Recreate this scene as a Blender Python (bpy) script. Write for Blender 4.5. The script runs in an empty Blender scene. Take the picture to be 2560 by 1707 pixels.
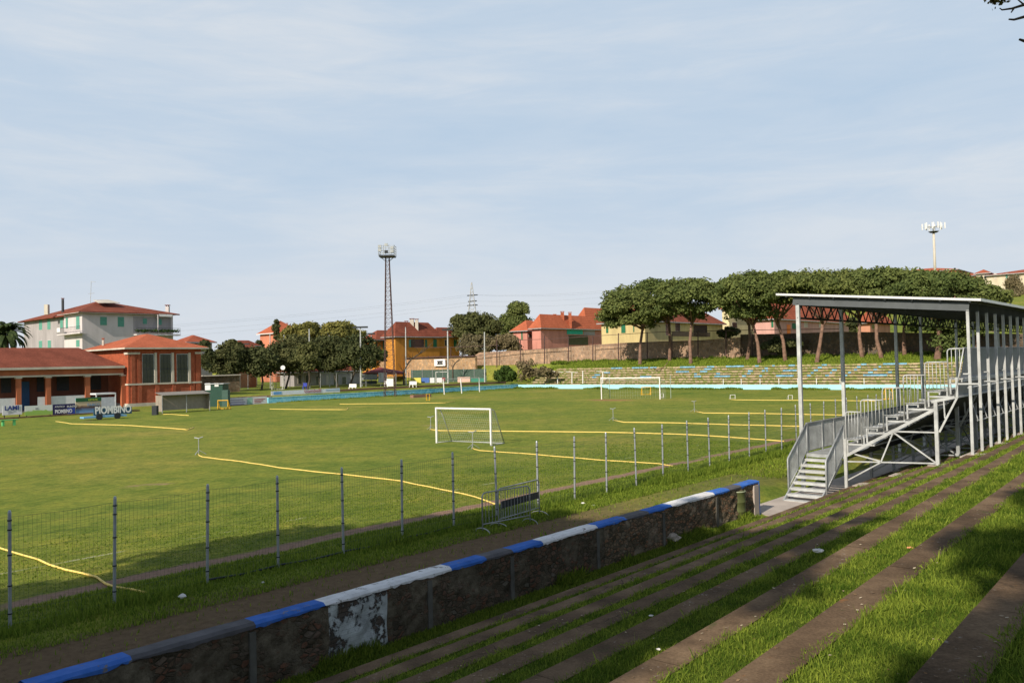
import bpy, math, random
import numpy as np
from mathutils import Vector
random.seed(7); RNG=np.random.default_rng(11)
scene=bpy.context.scene; COL=scene.collection
R=math.radians
# ---------------------------------------------------------------- camera numbers
F=2076.; CX,CY=1280.,853.5
PITCH=R(1.46); ROLL=R(1.32); HC=4.55
_f=np.array([0,math.cos(PITCH),math.sin(PITCH)]); _u=np.array([0,-math.sin(PITCH),math.cos(PITCH)]); _r=np.array([1.,0,0])
_R=math.cos(ROLL)*_r-math.sin(ROLL)*_u; _U=math.sin(ROLL)*_r+math.cos(ROLL)*_u
A=R(41.0); D=np.array([math.sin(A),math.cos(A)]); N=np.array([-math.cos(A),math.sin(A)])
def ray(px,py): return _f+_R*((px-CX)/F)-_U*((py-CY)/F)
def G(px,py,z=0.):
    d=ray(px,py); k=(z-HC)/d[2]; return Vector((d[0]*k,d[1]*k,z))
def AY(px,py,Y):
    d=ray(px,py); k=Y/d[1]; return Vector((d[0]*k,Y,HC+d[2]*k))
def W(t,s,z=0.): return Vector((t*D[0]+s*N[0],t*D[1]+s*N[1],z))
def TS(p): return float(D[0]*p[0]+D[1]*p[1]),float(N[0]*p[0]+N[1]*p[1])
def onT(px,py,t):
    d=ray(px,py); k=t/(D@d[:2]); return float(N@d[:2])*k, HC+d[2]*k      # s,z
def onS(px,py,s):
    d=ray(px,py); k=s/(N@d[:2]); return float(D@d[:2])*k, HC+d[2]*k      # t,z
def YT(px,t): # depth Y at plane t
    d=ray(px,900); return t/(D@d[:2])*d[1]
TDIR=W(1,0,0); SDIR=W(0,1,0); UP=Vector((0,0,1))
# ---------------------------------------------------------------- scene objects
def tag(o,label=None,cat=None,group=None,kind=None):
    if label: o['label']=label
    if cat: o['category']=cat
    if group: o['group']=group
    if kind: o['kind']=kind
    return o
def thing(name,loc,label,cat,group=None,rz=0):
    o=bpy.data.objects.new(name,None); COL.objects.link(o); o.location=loc; o.rotation_euler=(0,0,rz); o.empty_display_size=.2
    o['_l']=0
    return tag(o,label,cat,group)
def copy_tree(o,parent=None):
    c=o.copy(); COL.objects.link(c)
    if parent: c.parent=parent
    for ch in list(o.children): copy_tree(ch,c)
    return c
def base_of(o):
    v=Vector((0,0,0))
    while o is not None: v=v+Vector(o.location); o=o.parent
    return v
class MB:
    def __init__(s): s.v=[]; s.f=[]
    def add(s,vs,fs):
        b=len(s.v); s.v+= [tuple(p) for p in vs]; s.f+=[tuple(b+i for i in f) for f in fs]; return s
    def hexa(s,p): # 8 points: bottom 4, top 4 (ccw)
        return s.add(p,[(3,2,1,0),(4,5,6,7),(0,1,5,4),(1,2,6,5),(2,3,7,6),(3,0,4,7)])
    def tbox(s,t0,t1,s0,s1,z0,z1):
        if t0>t1: t0,t1=t1,t0
        if s0>s1: s0,s1=s1,s0
        return s.hexa([W(t0,s0,z0),W(t0,s1,z0),W(t1,s1,z0),W(t1,s0,z0),W(t0,s0,z1),W(t0,s1,z1),W(t1,s1,z1),W(t1,s0,z1)][::1])
    def box(s,x0,x1,y0,y1,z0,z1):
        return s.hexa([(x0,y0,z0),(x1,y0,z0),(x1,y1,z0),(x0,y1,z0),(x0,y0,z1),(x1,y0,z1),(x1,y1,z1),(x0,y1,z1)])
    def beam(s,p,q,w,h=None,up=UP):
        h=h or w; p=Vector(p); q=Vector(q); d=(q-p)
        if d.length<1e-6: return s
        d.normalize(); a=d.cross(up)
        if a.length<1e-3: a=d.cross(TDIR)
        a.normalize(); b=a.cross(d); a=a*w/2; b=b*h/2
        return s.hexa([p-a-b,p+a-b,q+a-b,q-a-b,p-a+b,p+a+b,q+a+b,q-a+b])
    def tube(s,pts,r,n=8,cap=True):
        pts=[Vector(p) for p in pts]; m=len(pts)
        rr=r if isinstance(r,(list,tuple)) else [r]*m
        b=len(s.v); ref=None
        for i,p in enumerate(pts):
            d=(pts[min(i+1,m-1)]-pts[max(i-1,0)]).normalized()
            if ref is None:
                ref=d.cross(UP) if abs(d.z)<.95 else d.cross(Vector((1,0,0)))
            a=(ref-d*ref.dot(d)).normalized(); c=d.cross(a); ref=a
            for k in range(n):
                an=2*math.pi*k/n; s.v.append(tuple(p+(a*math.cos(an)+c*math.sin(an))*rr[i]))
        for i in range(m-1):
            for k in range(n):
                k2=(k+1)%n; s.f.append((b+i*n+k,b+i*n+k2,b+(i+1)*n+k2,b+(i+1)*n+k))
        if cap:
            s.f.append(tuple(b+k for k in range(n))[::-1]); s.f.append(tuple(b+(m-1)*n+k for k in range(n)))
        return s
    def quad(s,a,b,c,d): return s.add([a,b,c,d],[(0,1,2,3)])
    def slab(s,pts,th): # polygon list (ccw from above) thickened down
        n=len(pts); top=[Vector(p) for p in pts]; bot=[p-UP*th for p in top]
        return s.add(top+bot,[tuple(range(n)),tuple(range(2*n-1,n-1,-1))]+[(i,n+i,n+(i+1)%n,(i+1)%n) for i in range(n)])
    def build(s,name,mat,parent=None,origin=None,smooth=False,loc=None):
        o0=base_of(parent) if parent is not None else Vector(origin or (0,0,0))
        me=bpy.data.meshes.new(name); me.from_pydata([tuple(Vector(p)-o0) for p in s.v],[],s.f); me.update()
        if mat: me.materials.append(mat)
        if smooth: me.polygons.foreach_set('use_smooth',[True]*len(me.polygons))
        o=bpy.data.objects.new(name,me); COL.objects.link(o)
        if parent is not None: o.parent=parent
        else: o.location=o0
        return o
def npmesh(name,verts,nper,mat,parent=None,col=None,smooth=False,origin=(0,0,0)):
    """verts (F*nper,3): every face has its own nper vertices"""
    verts=np.asarray(verts,dtype=np.float32)-np.asarray(origin,dtype=np.float32); nv=len(verts); nf=nv//nper
    me=bpy.data.meshes.new(name); me.vertices.add(nv); me.vertices.foreach_set('co',verts.ravel())
    me.loops.add(nv); me.loops.foreach_set('vertex_index',np.arange(nv,dtype=np.int32))
    me.polygons.add(nf); me.polygons.foreach_set('loop_start',np.arange(0,nv,nper,dtype=np.int32))
    me.polygons.foreach_set('loop_total',np.full(nf,nper,dtype=np.int32))
    me.update(calc_edges=True)
    if col is not None:
        at=me.color_attributes.new('tint','FLOAT_COLOR','POINT'); c=np.ones((nv,4),dtype=np.float32); c[:,0]=c[:,1]=c[:,2]=np.repeat(col,nper)
        at.data.foreach_set('color',c.ravel())
    me.materials.append(mat); o=bpy.data.objects.new(name,me); COL.objects.link(o)
    if parent is not None: o.parent=parent
    else: o.location=origin
    return o
# ---------------------------------------------------------------- materials
def lin(r,g,b):
    f=lambda c:(c/255/12.92 if c/255<=.04045 else ((c/255+.055)/1.055)**2.4)
    return (f(r),f(g),f(b))
class NT:
    def __init__(s,m): s.t=m.node_tree; s.n=s.t.nodes; s.l=s.t.links
    def new(s,ty,**k):
        x=s.n.new(ty)
        for a,b in k.items(): setattr(x,a,b)
        return x
    def link(s,a,b): s.l.new(a,b)
def _c(c): return (c[0],c[1],c[2],1)
def newmat(name,rough=.8,metal=0,spec=.3):
    m=bpy.data.materials.new(name); m.use_nodes=True; nt=NT(m); b=nt.n['Principled BSDF']
    b.inputs['Roughness'].default_value=rough; b.inputs['Metallic'].default_value=metal; b.inputs['Specular IOR Level'].default_value=spec
    tc=nt.new('ShaderNodeTexCoord'); return m,nt,b,tc
def noise(nt,vec,scale,detail=6,rough=.6,dist=0.):
    x=nt.new('ShaderNodeTexNoise'); x.inputs['Scale'].default_value=scale; x.inputs['Detail'].default_value=detail
    x.inputs['Roughness'].default_value=rough; x.inputs['Distortion'].default_value=dist; nt.link(vec,x.inputs['Vector']); return x.outputs['Fac']
def ramp(nt,fac,stops,interp='LINEAR'):
    x=nt.new('ShaderNodeValToRGB'); e=x.color_ramp.elements; x.color_ramp.interpolation=interp
    while len(e)<len(stops): e.new(.5)
    for i,(p,c) in enumerate(stops): e[i].position=p; e[i].color=_c(c) if len(c)==3 else c
    nt.link(fac,x.inputs['Fac']); return x.outputs['Color']
def mix(nt,fac,a,b,mode='MIX'):
    x=nt.new('ShaderNodeMix',data_type='RGBA',blend_type=mode)
    for s_,v in ((x.inputs[0],fac),(x.inputs[6],a),(x.inputs[7],b)):
        if hasattr(v,'is_linked') or hasattr(v,'links'): nt.link(v,s_)
        elif isinstance(v,(int,float)): s_.default_value=v
        else: s_.default_value=_c(v)
    return x.outputs[2]
def bumpn(nt,b,h,strength,dist=.02):
    x=nt.new('ShaderNodeBump'); x.inputs['Strength'].default_value=strength; x.inputs['Distance'].default_value=dist
    nt.link(h,x.inputs['Height']); nt.link(x.outputs['Normal'],b.inputs['Normal'])
def mul(c,k): return tuple(min(1,x*k) for x in c)
_M={}
def plain(name,c,rough=.7,metal=0,var=.12,scale=3.,spec=.3,bump=0.,c2=None,detail=6):
    if name in _M: return _M[name]
    m,nt,b,tc=newmat(name,rough,metal,spec)
    v=tc.outputs['Object']; n=noise(nt,v,scale,detail)
    col=ramp(nt,n,[(.3,mul(c,1-var) if c2 is None else c),(.7,mul(c,1+var) if c2 is None else c2)])
    nt.link(col,b.inputs['Base Color'])
    if bump: bumpn(nt,b,noise(nt,v,scale*4,4),bump)
    _M[name]=m; return m
def plaster(name,c,dirt=.25):
    m,nt,b,tc=newmat(name,.9); v=tc.outputs['Object']
    mp=nt.new('ShaderNodeMapping'); mp.inputs['Scale'].default_value=(1,1,.25); nt.link(v,mp.inputs[0])
    n1=noise(nt,mp.outputs[0],.6,8,.65); n2=noise(nt,v,.25,3)
    c1=ramp(nt,n1,[(.35,mul(c,1-dirt)),(.6,c)]); c2=ramp(nt,n2,[(.3,(.88,.88,.88)),(.7,(1,1,1))])
    nt.link(mix(nt,1.,c1,c2,'MULTIPLY'),b.inputs['Base Color']); bumpn(nt,b,noise(nt,v,8,4),.15); return m
def tiles(name,c,ang=0.,dirt=.35):
    """clay roof tiles: rows running down the slope"""
    m,nt,b,tc=newmat(name,.9,spec=.1); v=tc.outputs['Object']
    n1=noise(nt,v,.5,8,.7); n2=noise(nt,v,6,3)
    base=ramp(nt,n1,[(.3,mul(c,1-dirt)),(.55,c),(.8,mul(c,1.2))]); sp=ramp(nt,n2,[(.35,(.72,.72,.72)),(.65,(1.08,1.08,1.08))])
    nt.link(mix(nt,1.,base,sp,'MULTIPLY'),b.inputs['Base Color'])
    mp=nt.new('ShaderNodeMapping'); mp.inputs['Rotation'].default_value=(0,0,ang); nt.link(v,mp.inputs[0])
    w=nt.new('ShaderNodeTexWave'); w.inputs['Scale'].default_value=1.1; w.inputs['Distortion'].default_value=.6; nt.link(mp.outputs[0],w.inputs['Vector'])
    bumpn(nt,b,w.outputs['Fac'],.7,.06); return m
def foliage(name,dark,light,tr=.25):
    m,nt,b,tc=newmat(name,.75,spec=.15)
    at=nt.new('ShaderNodeAttribute'); at.attribute_name='tint'; oi=nt.new('ShaderNodeObjectInfo')
    col=ramp(nt,at.outputs['Fac'],[(0,dark),(1,light)])
    r2=ramp(nt,oi.outputs['Random'],[(0,(.85,.9,.85)),(1,(1.12,1.06,1.0))])
    col=mix(nt,1.,col,r2,'MULTIPLY'); nt.link(col,b.inputs['Base Color'])
    if tr:
        tl=nt.new('ShaderNodeBsdfTranslucent'); nt.link(col,tl.inputs['Color']); ms=nt.new('ShaderNodeMixShader'); ms.inputs[0].default_value=tr
        out=nt.n['Material Output']; nt.link(b.outputs[0],ms.inputs[1]); nt.link(tl.outputs[0],ms.inputs[2]); nt.link(ms.outputs[0],out.inputs['Surface'])
    return m
def sepxyz(nt,v):
    x=nt.new('ShaderNodeSeparateXYZ'); nt.link(v,x.inputs[0]); return x.outputs
def math_(nt,op,a,b=None,c=None):
    x=nt.new('ShaderNodeMath',operation=op)
    for i,v in enumerate((a,b,c)):
        if v is None: continue
        if isinstance(v,(int,float)): x.inputs[i].default_value=v
        else: nt.link(v,x.inputs[i])
    return x.outputs[0]
def smooth(nt,v,a,b):
    x=nt.new('ShaderNodeMapRange'); x.interpolation_type='SMOOTHSTEP'; x.inputs['From Min'].default_value=a; x.inputs['From Max'].default_value=b; nt.link(v,x.inputs['Value']); return x.outputs[0]
LINE_S=TS(G(1640,1131.5,0))[1]
# ground: one sheet, patches by true position along / across the pitch
def ground_mat():
    m,nt,b,tc=newmat('ground_grass',.95,spec=.08); v=tc.outputs['Object']
    ve=nt.new('ShaderNodeVectorRotate'); ve.rotation_type='Z_AXIS'; nt.link(v,ve.inputs['Vector']); ve.inputs['Angle'].default_value=-(math.pi/2-A)
    x,y,z=sepxyz(nt,ve.outputs[0])        # x along the pitch (t), y across (s)
    n_big=noise(nt,v,.06,4,.6); n_mid=noise(nt,v,.55,6,.65); n_fine=noise(nt,v,5,7,.8); n_f2=noise(nt,v,35,3,.7)
    g=ramp(nt,n_big,[(.3,(.110,.160,.026)),(.5,(.166,.198,.033)),(.7,(.235,.222,.050))])
    g2=ramp(nt,n_mid,[(.28,(.62,.74,.62)),(.5,(1,1,1)),(.72,(1.38,1.18,1.15))]); g=mix(nt,1.,g,g2,'MULTIPLY')
    g3=ramp(nt,n_fine,[(.27,(.48,.54,.48)),(.5,(1,1,1)),(.73,(1.55,1.45,1.4))]); g=mix(nt,1.,g,g3,'MULTIPLY')
    mp=nt.new('ShaderNodeMapping'); mp.inputs['Scale'].default_value=(1,1,1); nt.link(ve.outputs[0],mp.inputs[0]); mp.inputs['Scale'].default_value=(.7,1.6,1)
    n_str=noise(nt,mp.outputs[0],1.9,9,.8); g=mix(nt,1.,g,ramp(nt,n_str,[(.3,(.55,.68,.56)),(.5,(1,1,1)),(.68,(1.6,1.34,1.25))]),'MULTIPLY')
    # worn earth along the touch line, with a ragged edge
    e=math_(nt,'ADD',y,math_(nt,'MULTIPLY',math_(nt,'SUBTRACT',n_mid,.5),.9))
    strip=math_(nt,'MULTIPLY',smooth(nt,e,18.05,18.2),math_(nt,'SUBTRACT',1.,smooth(nt,e,18.6,18.8)))
    gaps=smooth(nt,noise(nt,v,.35,3),.33,.42)
    strip=math_(nt,'MULTIPLY',strip,gaps); strip=math_(nt,'MULTIPLY',strip,math_(nt,'SUBTRACT',1.,smooth(nt,x,46,60)))
    earth=ramp(nt,n_fine,[(.3,(.20,.125,.085)),(.7,(.36,.235,.17))])
    g=mix(nt,strip,g,earth)
    # trodden path between fence and wall
    e2=math_(nt,'ADD',y,math_(nt,'MULTIPLY',math_(nt,'SUBTRACT',n_mid,.5),2.6))
    path=math_(nt,'MULTIPLY',math_(nt,'SUBTRACT',1.,smooth(nt,e2,15.,15.9)),smooth(nt,e2,12.3,12.9))
    fade=math_(nt,'SUBTRACT',1.,math_(nt,'MULTIPLY',smooth(nt,x,17,24),.65)); path=math_(nt,'MULTIPLY',path,fade)
    pe=ramp(nt,n_fine,[(.3,(.095,.058,.036)),(.7,(.20,.125,.080))]); g=mix(nt,math_(nt,'MULTIPLY',path,.92),g,pe)
    # bare scuffs on the pitch
    sc=smooth(nt,noise(nt,v,.11,2),.66,.70); sc=math_(nt,'MULTIPLY',sc,smooth(nt,n_mid,.5,.62)); g=mix(nt,math_(nt,'MULTIPLY',sc,.7),g,earth)
    dx=math_(nt,'MULTIPLY',math_(nt,'SUBTRACT',x,79.3),.45); dy=math_(nt,'MULTIPLY',math_(nt,'SUBTRACT',y,54.2),.22); rr=math_(nt,'SQRT',math_(nt,'ADD',math_(nt,'MULTIPLY',dx,dx),math_(nt,'MULTIPLY',dy,dy)))
    gm=math_(nt,'SUBTRACT',1.,smooth(nt,math_(nt,'ADD',rr,math_(nt,'MULTIPLY',math_(nt,'SUBTRACT',n_str,.5),1.4)),.45,.75)); g=mix(nt,math_(nt,'MULTIPLY',gm,.85),g,(.30,.15,.075))
    ln=math_(nt,'MULTIPLY',smooth(nt,y,LINE_S-.07,LINE_S-.05),math_(nt,'SUBTRACT',1.,smooth(nt,y,LINE_S+.05,LINE_S+.07))); ln=math_(nt,'MULTIPLY',ln,smooth(nt,noise(nt,v,.5,6,.7),.47,.6)); g=mix(nt,math_(nt,'MULTIPLY',ln,.38),g,(.55,.52,.42))
    # hillside beyond the ground wall is drier
    nt.link(g,b.inputs['Base Color'])
    h=math_(nt,'ADD',math_(nt,'MULTIPLY',n_fine,.6),math_(nt,'MULTIPLY',n_f2,.4)); bumpn(nt,b,h,.9,.05); return m
def stone_mat(name,c1,c2,mortar,scale,dark=0.):
    m,nt,b,tc=newmat(name,.95,spec=.1); v=tc.outputs['Object']
    vo=nt.new('ShaderNodeTexVoronoi'); vo.inputs['Scale'].default_value=scale; nt.link(v,vo.inputs['Vector'])
    ed=nt.new('ShaderNodeTexVoronoi',feature='DISTANCE_TO_EDGE'); ed.inputs['Scale'].default_value=scale; nt.link(v,ed.inputs['Vector'])
    c=ramp(nt,sepxyz(nt,vo.outputs['Color'])[0],[(0,c1),(1,c2)]); n=noise(nt,v,.35,7,.65)
    c=mix(nt,1.,c,ramp(nt,n,[(.3,(.5,.48,.45)),(.5,(.95,.93,.9)),(.65,(1.2,1.15,1.1))]),'MULTIPLY'); c=mix(nt,1.,c,ramp(nt,noise(nt,v,1.6,6,.75),[(.35,(.68,.66,.64)),(.65,(1.22,1.2,1.18))]),'MULTIPLY'); mm=smooth(nt,ed.outputs['Distance'],.02,.09)
    c=mix(nt,mm,mortar,c); nt.link(c,b.inputs['Base Color']); bumpn(nt,b,mm,.6,.05); return m
def brick_mat(name,c1,c2,mortar,scale=4.,grime=.4,plasterc=None,pl=.5,ang=None,plsc=2.6,plw=.14):
    m,nt,b,tc=newmat(name,.92,spec=.12); v=tc.outputs['Object']
    ve=nt.new('ShaderNodeVectorRotate'); ve.rotation_type='Z_AXIS'; nt.link(v,ve.inputs['Vector']); ve.inputs['Angle'].default_value=-(math.pi/2-A)
    x,y,z=sepxyz(nt,ve.outputs[0]); cb=nt.new('ShaderNodeCombineXYZ'); nt.link(math_(nt,'ADD',x,y),cb.inputs[0]); nt.link(z,cb.inputs[1])
    bk=nt.new('ShaderNodeTexBrick'); bk.inputs['Scale'].default_value=scale; bk.inputs['Mortar Size'].default_value=.018
    for k,c in (('Color1',c1),('Color2',c2),('Mortar',mortar)): bk.inputs[k].default_value=_c(c)
    nt.link(cb.outputs[0],bk.inputs['Vector'])
    n=noise(nt,v,1.4,8,.7); c=mix(nt,1.,bk.outputs['Color'],ramp(nt,n,[(.3,(1-grime,)*3),(.65,(1.1,1.08,1.05))]),'MULTIPLY')
    h=bk.outputs['Fac']
    if plasterc:
        pm=smooth(nt,noise(nt,v,plsc,8,.75),pl,pl+plw); pcol=ramp(nt,noise(nt,v,3.,6),[(.3,mul(plasterc,.55)),(.7,mul(plasterc,1.25))]); c=mix(nt,pm,c,pcol)
        h=math_(nt,'ADD',h,math_(nt,'MULTIPLY',pm,-2.))
    nt.link(c,b.inputs['Base Color']); x_=nt.new('ShaderNodeBump'); x_.inputs['Strength'].default_value=.9; x_.inputs['Distance'].default_value=.02; x_.invert=True
    nt.link(h,x_.inputs['Height']); nt.link(x_.outputs['Normal'],b.inputs['Normal']); return m
def concrete_kerb():
    m,nt,b,tc=newmat('old_concrete',.95,spec=.08); v=tc.outputs['Object']
    n1=noise(nt,v,1.3,7,.65); n2=noise(nt,v,45,4,.7); n3=noise(nt,v,14,5,.75); n4=noise(nt,v,.7,3)
    c=ramp(nt,n1,[(.3,(.062,.042,.026)),(.5,(.130,.086,.052)),(.7,(.22,.150,.090))])
    c=mix(nt,1.,c,ramp(nt,n2,[(.3,(.7,.7,.7)),(.7,(1.3,1.3,1.3))]),'MULTIPLY')
    lich=math_(nt,'MULTIPLY',smooth(nt,n3,.60,.66),smooth(nt,n4,.46,.6)); c=mix(nt,math_(nt,'MULTIPLY',lich,.6),c,(.40,.36,.32))
    rust=math_(nt,'MULTIPLY',smooth(nt,noise(nt,v,3.2,5,.7),.66,.72),.5); c=mix(nt,rust,c,(.30,.12,.03))
    moss=smooth(nt,noise(nt,v,2.1,6,.7),.62,.7); c=mix(nt,math_(nt,'MULTIPLY',moss,.5),c,(.05,.07,.02))
    ck=nt.new('ShaderNodeTexVoronoi',feature='DISTANCE_TO_EDGE'); ck.inputs['Scale'].default_value=.9; wq=nt.new('ShaderNodeMix',data_type='VECTOR'); wq.inputs[0].default_value=.25; nt.link(v,wq.inputs[4]); dd=nt.new('ShaderNodeTexNoise'); dd.inputs['Scale'].default_value=2.5; dd.inputs['Detail'].default_value=6; nt.link(v,dd.inputs['Vector']); nt.link(dd.outputs['Color'],wq.inputs[5]); nt.link(wq.outputs[1],ck.inputs['Vector'])
    cr=smooth(nt,ck.outputs['Distance'],.0015,.006); cr=math_(nt,'MAXIMUM',cr,math_(nt,'SUBTRACT',1.,smooth(nt,noise(nt,v,.45,3),.50,.58))); c=mix(nt,math_(nt,'MULTIPLY',math_(nt,'SUBTRACT',1.,cr),.8),c,(.03,.025,.017))
    nt.link(c,b.inputs['Base Color']); bumpn(nt,b,math_(nt,'ADD',n2,n3),.5,.008); return m
M={}
M['ground']=ground_mat()
M['earth']=plain('turf_soil',(.050,.075,.013),.98,var=.5,scale=6,c2=(.11,.15,.022),bump=.6,spec=0)
M['kerb']=concrete_kerb()
M['slab']=plain('pale_concrete',(.42,.36,.31),.9,var=.2,scale=1.2,bump=.2)
def rubblewall(name,cols,plc,pl,plw,sc=8.):
    m,nt,b,tc=newmat(name,.95,spec=.08); v=tc.outputs['Object']
    dn=nt.new('ShaderNodeTexNoise'); dn.inputs['Scale'].default_value=3.; nt.link(v,dn.inputs['Vector']); wv=nt.new('ShaderNodeMix',data_type='VECTOR'); wv.inputs[0].default_value=.12; nt.link(v,wv.inputs[4]); nt.link(dn.outputs['Color'],wv.inputs[5])
    mp=nt.new('ShaderNodeMapping'); mp.inputs['Scale'].default_value=(1,1,1.9); nt.link(wv.outputs[1],mp.inputs[0])
    vo=nt.new('ShaderNodeTexVoronoi'); vo.inputs['Scale'].default_value=sc; nt.link(mp.outputs[0],vo.inputs['Vector']); ed=nt.new('ShaderNodeTexVoronoi',feature='DISTANCE_TO_EDGE'); ed.inputs['Scale'].default_value=sc; nt.link(mp.outputs[0],ed.inputs['Vector'])
    c=ramp(nt,sepxyz(nt,vo.outputs['Color'])[0],[(0,cols[0]),(.35,cols[1]),(.7,cols[2]),(1,cols[3])]); mm=smooth(nt,ed.outputs['Distance'],.03,.14); c=mix(nt,mm,mul(cols[0],1.1),c)
    pm=smooth(nt,noise(nt,v,1.6,9,.78),pl,pl+plw); pc=ramp(nt,noise(nt,v,5.,7,.7),[(.3,mul(plc,.5)),(.7,mul(plc,1.35))]); c=mix(nt,pm,c,pc)
    c=mix(nt,1.,c,ramp(nt,noise(nt,v,.8,5,.6),[(.3,(.62,.64,.6)),(.7,(1.15,1.12,1.1))]),'MULTIPLY'); nt.link(c,b.inputs['Base Color'])
    bumpn(nt,b,math_(nt,'ADD',math_(nt,'MULTIPLY',mm,math_(nt,'MULTIPLY',math_(nt,'SUBTRACT',1.,pm),.5)),math_(nt,'MULTIPLY',noise(nt,v,9,6,.75),1.2)),1.,.035); return m
M['oldwall']=rubblewall('old_masonry',((.07,.058,.042),(.15,.115,.08),(.21,.10,.065),(.17,.15,.12)),(.150,.128,.092),.44,.14)
M['_unused']=brick_mat('old_brickwork',(.17,.078,.052),(.115,.06,.042),(.12,.10,.08),3.4,.6,(.105,.098,.078),.43)
M['oldwall_bare']=rubblewall('bare_old_masonry',((.10,.085,.06),(.24,.17,.11),(.32,.17,.10),(.26,.22,.16)),(.27,.22,.16),.50,.14)
M['whitewash']=brick_mat('flaking_whitewash',(.13,.10,.08),(.08,.07,.06),(.06,.055,.05),3.4,.4,(.50,.53,.52),.455,plsc=2.2,plw=.05)
M['pier']=plain('pier_render',(.105,.10,.085),.95,var=.35,scale=2.5,bump=.4)
def chipped(name,c,under,th):
    m,nt,b,tc=newmat(name,.85,spec=.15); v=tc.outputs['Object']; n=noise(nt,v,5.,9,.75); n2=noise(nt,v,1.2,4)
    k=smooth(nt,math_(nt,'ADD',n,math_(nt,'MULTIPLY',math_(nt,'SUBTRACT',n2,.5),.35)),th,th+.035)
    p=ramp(nt,noise(nt,v,2.4,7,.7),[(.3,mul(c,.72)),(.5,c),(.72,tuple(min(1,x*1.12+.02) for x in c))]); g=ramp(nt,n,[(.3,mul(under,.6)),(.7,mul(under,1.4))])
    nt.link(mix(nt,k,p,g),b.inputs['Base Color']); bumpn(nt,b,math_(nt,'ADD',n,math_(nt,'MULTIPLY',k,-.5)),.5,.01); return m
M['blue']=chipped('chipped_blue_paint',(.045,.145,.48),(.16,.15,.14),.60)
M['copewhite']=chipped('chipped_white_paint',(.72,.71,.70),(.22,.2,.18),.61)
M['white']=plain('white_paint',(.74,.73,.72),.75,var=.08,scale=3,bump=.2)
M['capgrey']=plain('bare_coping',(.10,.095,.10),.9,var=.3,scale=3,bump=.4)
M['galv']=plain('galvanised_steel',(.47,.48,.47),.55,.3,var=.25,scale=2.5,spec=.5)
M['galvd']=plain('weathered_and_shaded_galvanised',(.35,.365,.365),.55,.3,var=.3,scale=2.5,spec=.5)
M['post']=plain('fence_post_steel',(.36,.385,.41),.5,.5,var=.2,scale=4,spec=.5)
M['wire']=plain('green_wire',(.06,.09,.055),.6,.0)
M['dark']=plain('dark_steel',(.035,.04,.045),.6,.3)
M['shadesteel']=plain('shade_toned_steel',(.10,.11,.115),.6,.3)  # galvanised rafters and purlins, with the shade under the roof in their colour
M['rust']=plain('rust_painted_steel',(.095,.055,.05),.75,.1,var=.3)
M['whitesteel']=plain('white_steel',(.78,.75,.72),.5)
M['hose']=plain('yellow_hose',(.85,.62,.17),.6,var=.1)
M['yellow']=plain('yellow_steel',(.75,.42,.03),.5)
M['cyan']=plain('pale_cyan_paint',(.36,.68,.76),.85,var=.06,scale=.8)
M['bluewall']=None
M['red_tile']=tiles('red_clay_tiles',(.36,.10,.055),A)
M['red_tile2']=tiles('brown_clay_tiles',(.235,.072,.045),A)
M['orange_tile']=tiles('orange_clay_tiles',(.46,.13,.065),A,.2)
M['brick_red']=brick_mat('club_brick',(.50,.125,.06),(.40,.10,.05),(.30,.15,.10),4.,.3)
M['red_wall']=plaster('red_render',(.45,.14,.065))
M['cream']=plaster('cream_trim',(.62,.56,.47))
M['greyplaster']=plaster('grey_render',(.40,.37,.37))
M['whiteplaster']=plaster('white_render',(.62,.57,.56),.12)
M['glass']=plain('dark_glass',(.03,.035,.035),.15,0,spec=.6)
M['shutter']=plain('green_shutter',(.10,.30,.23),.7)
M['dkshutter']=plain('dark_green_shutter',(.02,.14,.07),.7)
M['alu']=plain('white_board',(.66,.66,.68),.6,var=.08)
M['trunk']=plain('pine_bark',(.20,.12,.085),.95,var=.45,scale=2.,bump=.8)
M['bark']=plain('dark_bark',(.075,.06,.045),.95,var=.4,scale=3.,bump=.6)
M['pine']=foliage('pine_needles',(.048,.078,.024),(.215,.245,.075),.3)
M['oak']=foliage('holm_oak_leaves',(.030,.046,.018),(.125,.130,.052),.25)
M['olive']=foliage('olive_leaves',(.05,.065,.022),(.18,.18,.07),.3)
M['brush']=foliage('dry_brush',(.11,.09,.05),(.27,.23,.13),.3)
M['umb']=foliage('light_pine_needles',(.085,.10,.028),(.29,.27,.08),.3)
M['palm']=foliage('palm_leaf',(.03,.05,.02),(.11,.14,.05),.2)
M['bush']=foliage('bush_leaves',(.025,.05,.012),(.09,.15,.03),.3)
M['grass']=foliage('grass_blades',(.080,.145,.014),(.40,.46,.065),.45)
SHADE=[(-12.6,8.6,15,8,2.6,'tall umbrella pine behind the viewer shading wall and lower terrace'),(-24.4,9.8,15,9,2.8,'umbrella pine farther behind shading the fence and pitch edge'),(-3.4,-3.75,13,3.5,1.8,'umbrella pine on the upper terrace shading the right corner')]
# ================================================================ light, sky, camera
cam=bpy.data.objects.new('camera',bpy.data.cameras.new('camera')); COL.objects.link(cam); scene.camera=cam
cam.data.sensor_width=36; cam.data.lens=36*F/2560; cam.data.clip_start=.1; cam.data.clip_end=6000
from mathutils import Matrix
mm=Matrix(((_R[0],_U[0],-_f[0],0),(_R[1],_U[1],-_f[1],0),(_R[2],_U[2],-_f[2],HC),(0,0,0,1))); cam.matrix_world=mm
SAZ,SEL=R(213),R(33)
sl=bpy.data.lights.new('sun','SUN'); sl.energy=5.0; sl.angle=R(.53); sl.color=(1.0,.90,.76)
so=bpy.data.objects.new('sun',sl); COL.objects.link(so)
sd=Vector((math.sin(SAZ)*math.cos(SEL),math.cos(SAZ)*math.cos(SEL),math.sin(SEL))); so.rotation_euler=sd.to_track_quat('Z','Y').to_euler(); so.location=(0,0,60)
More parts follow.
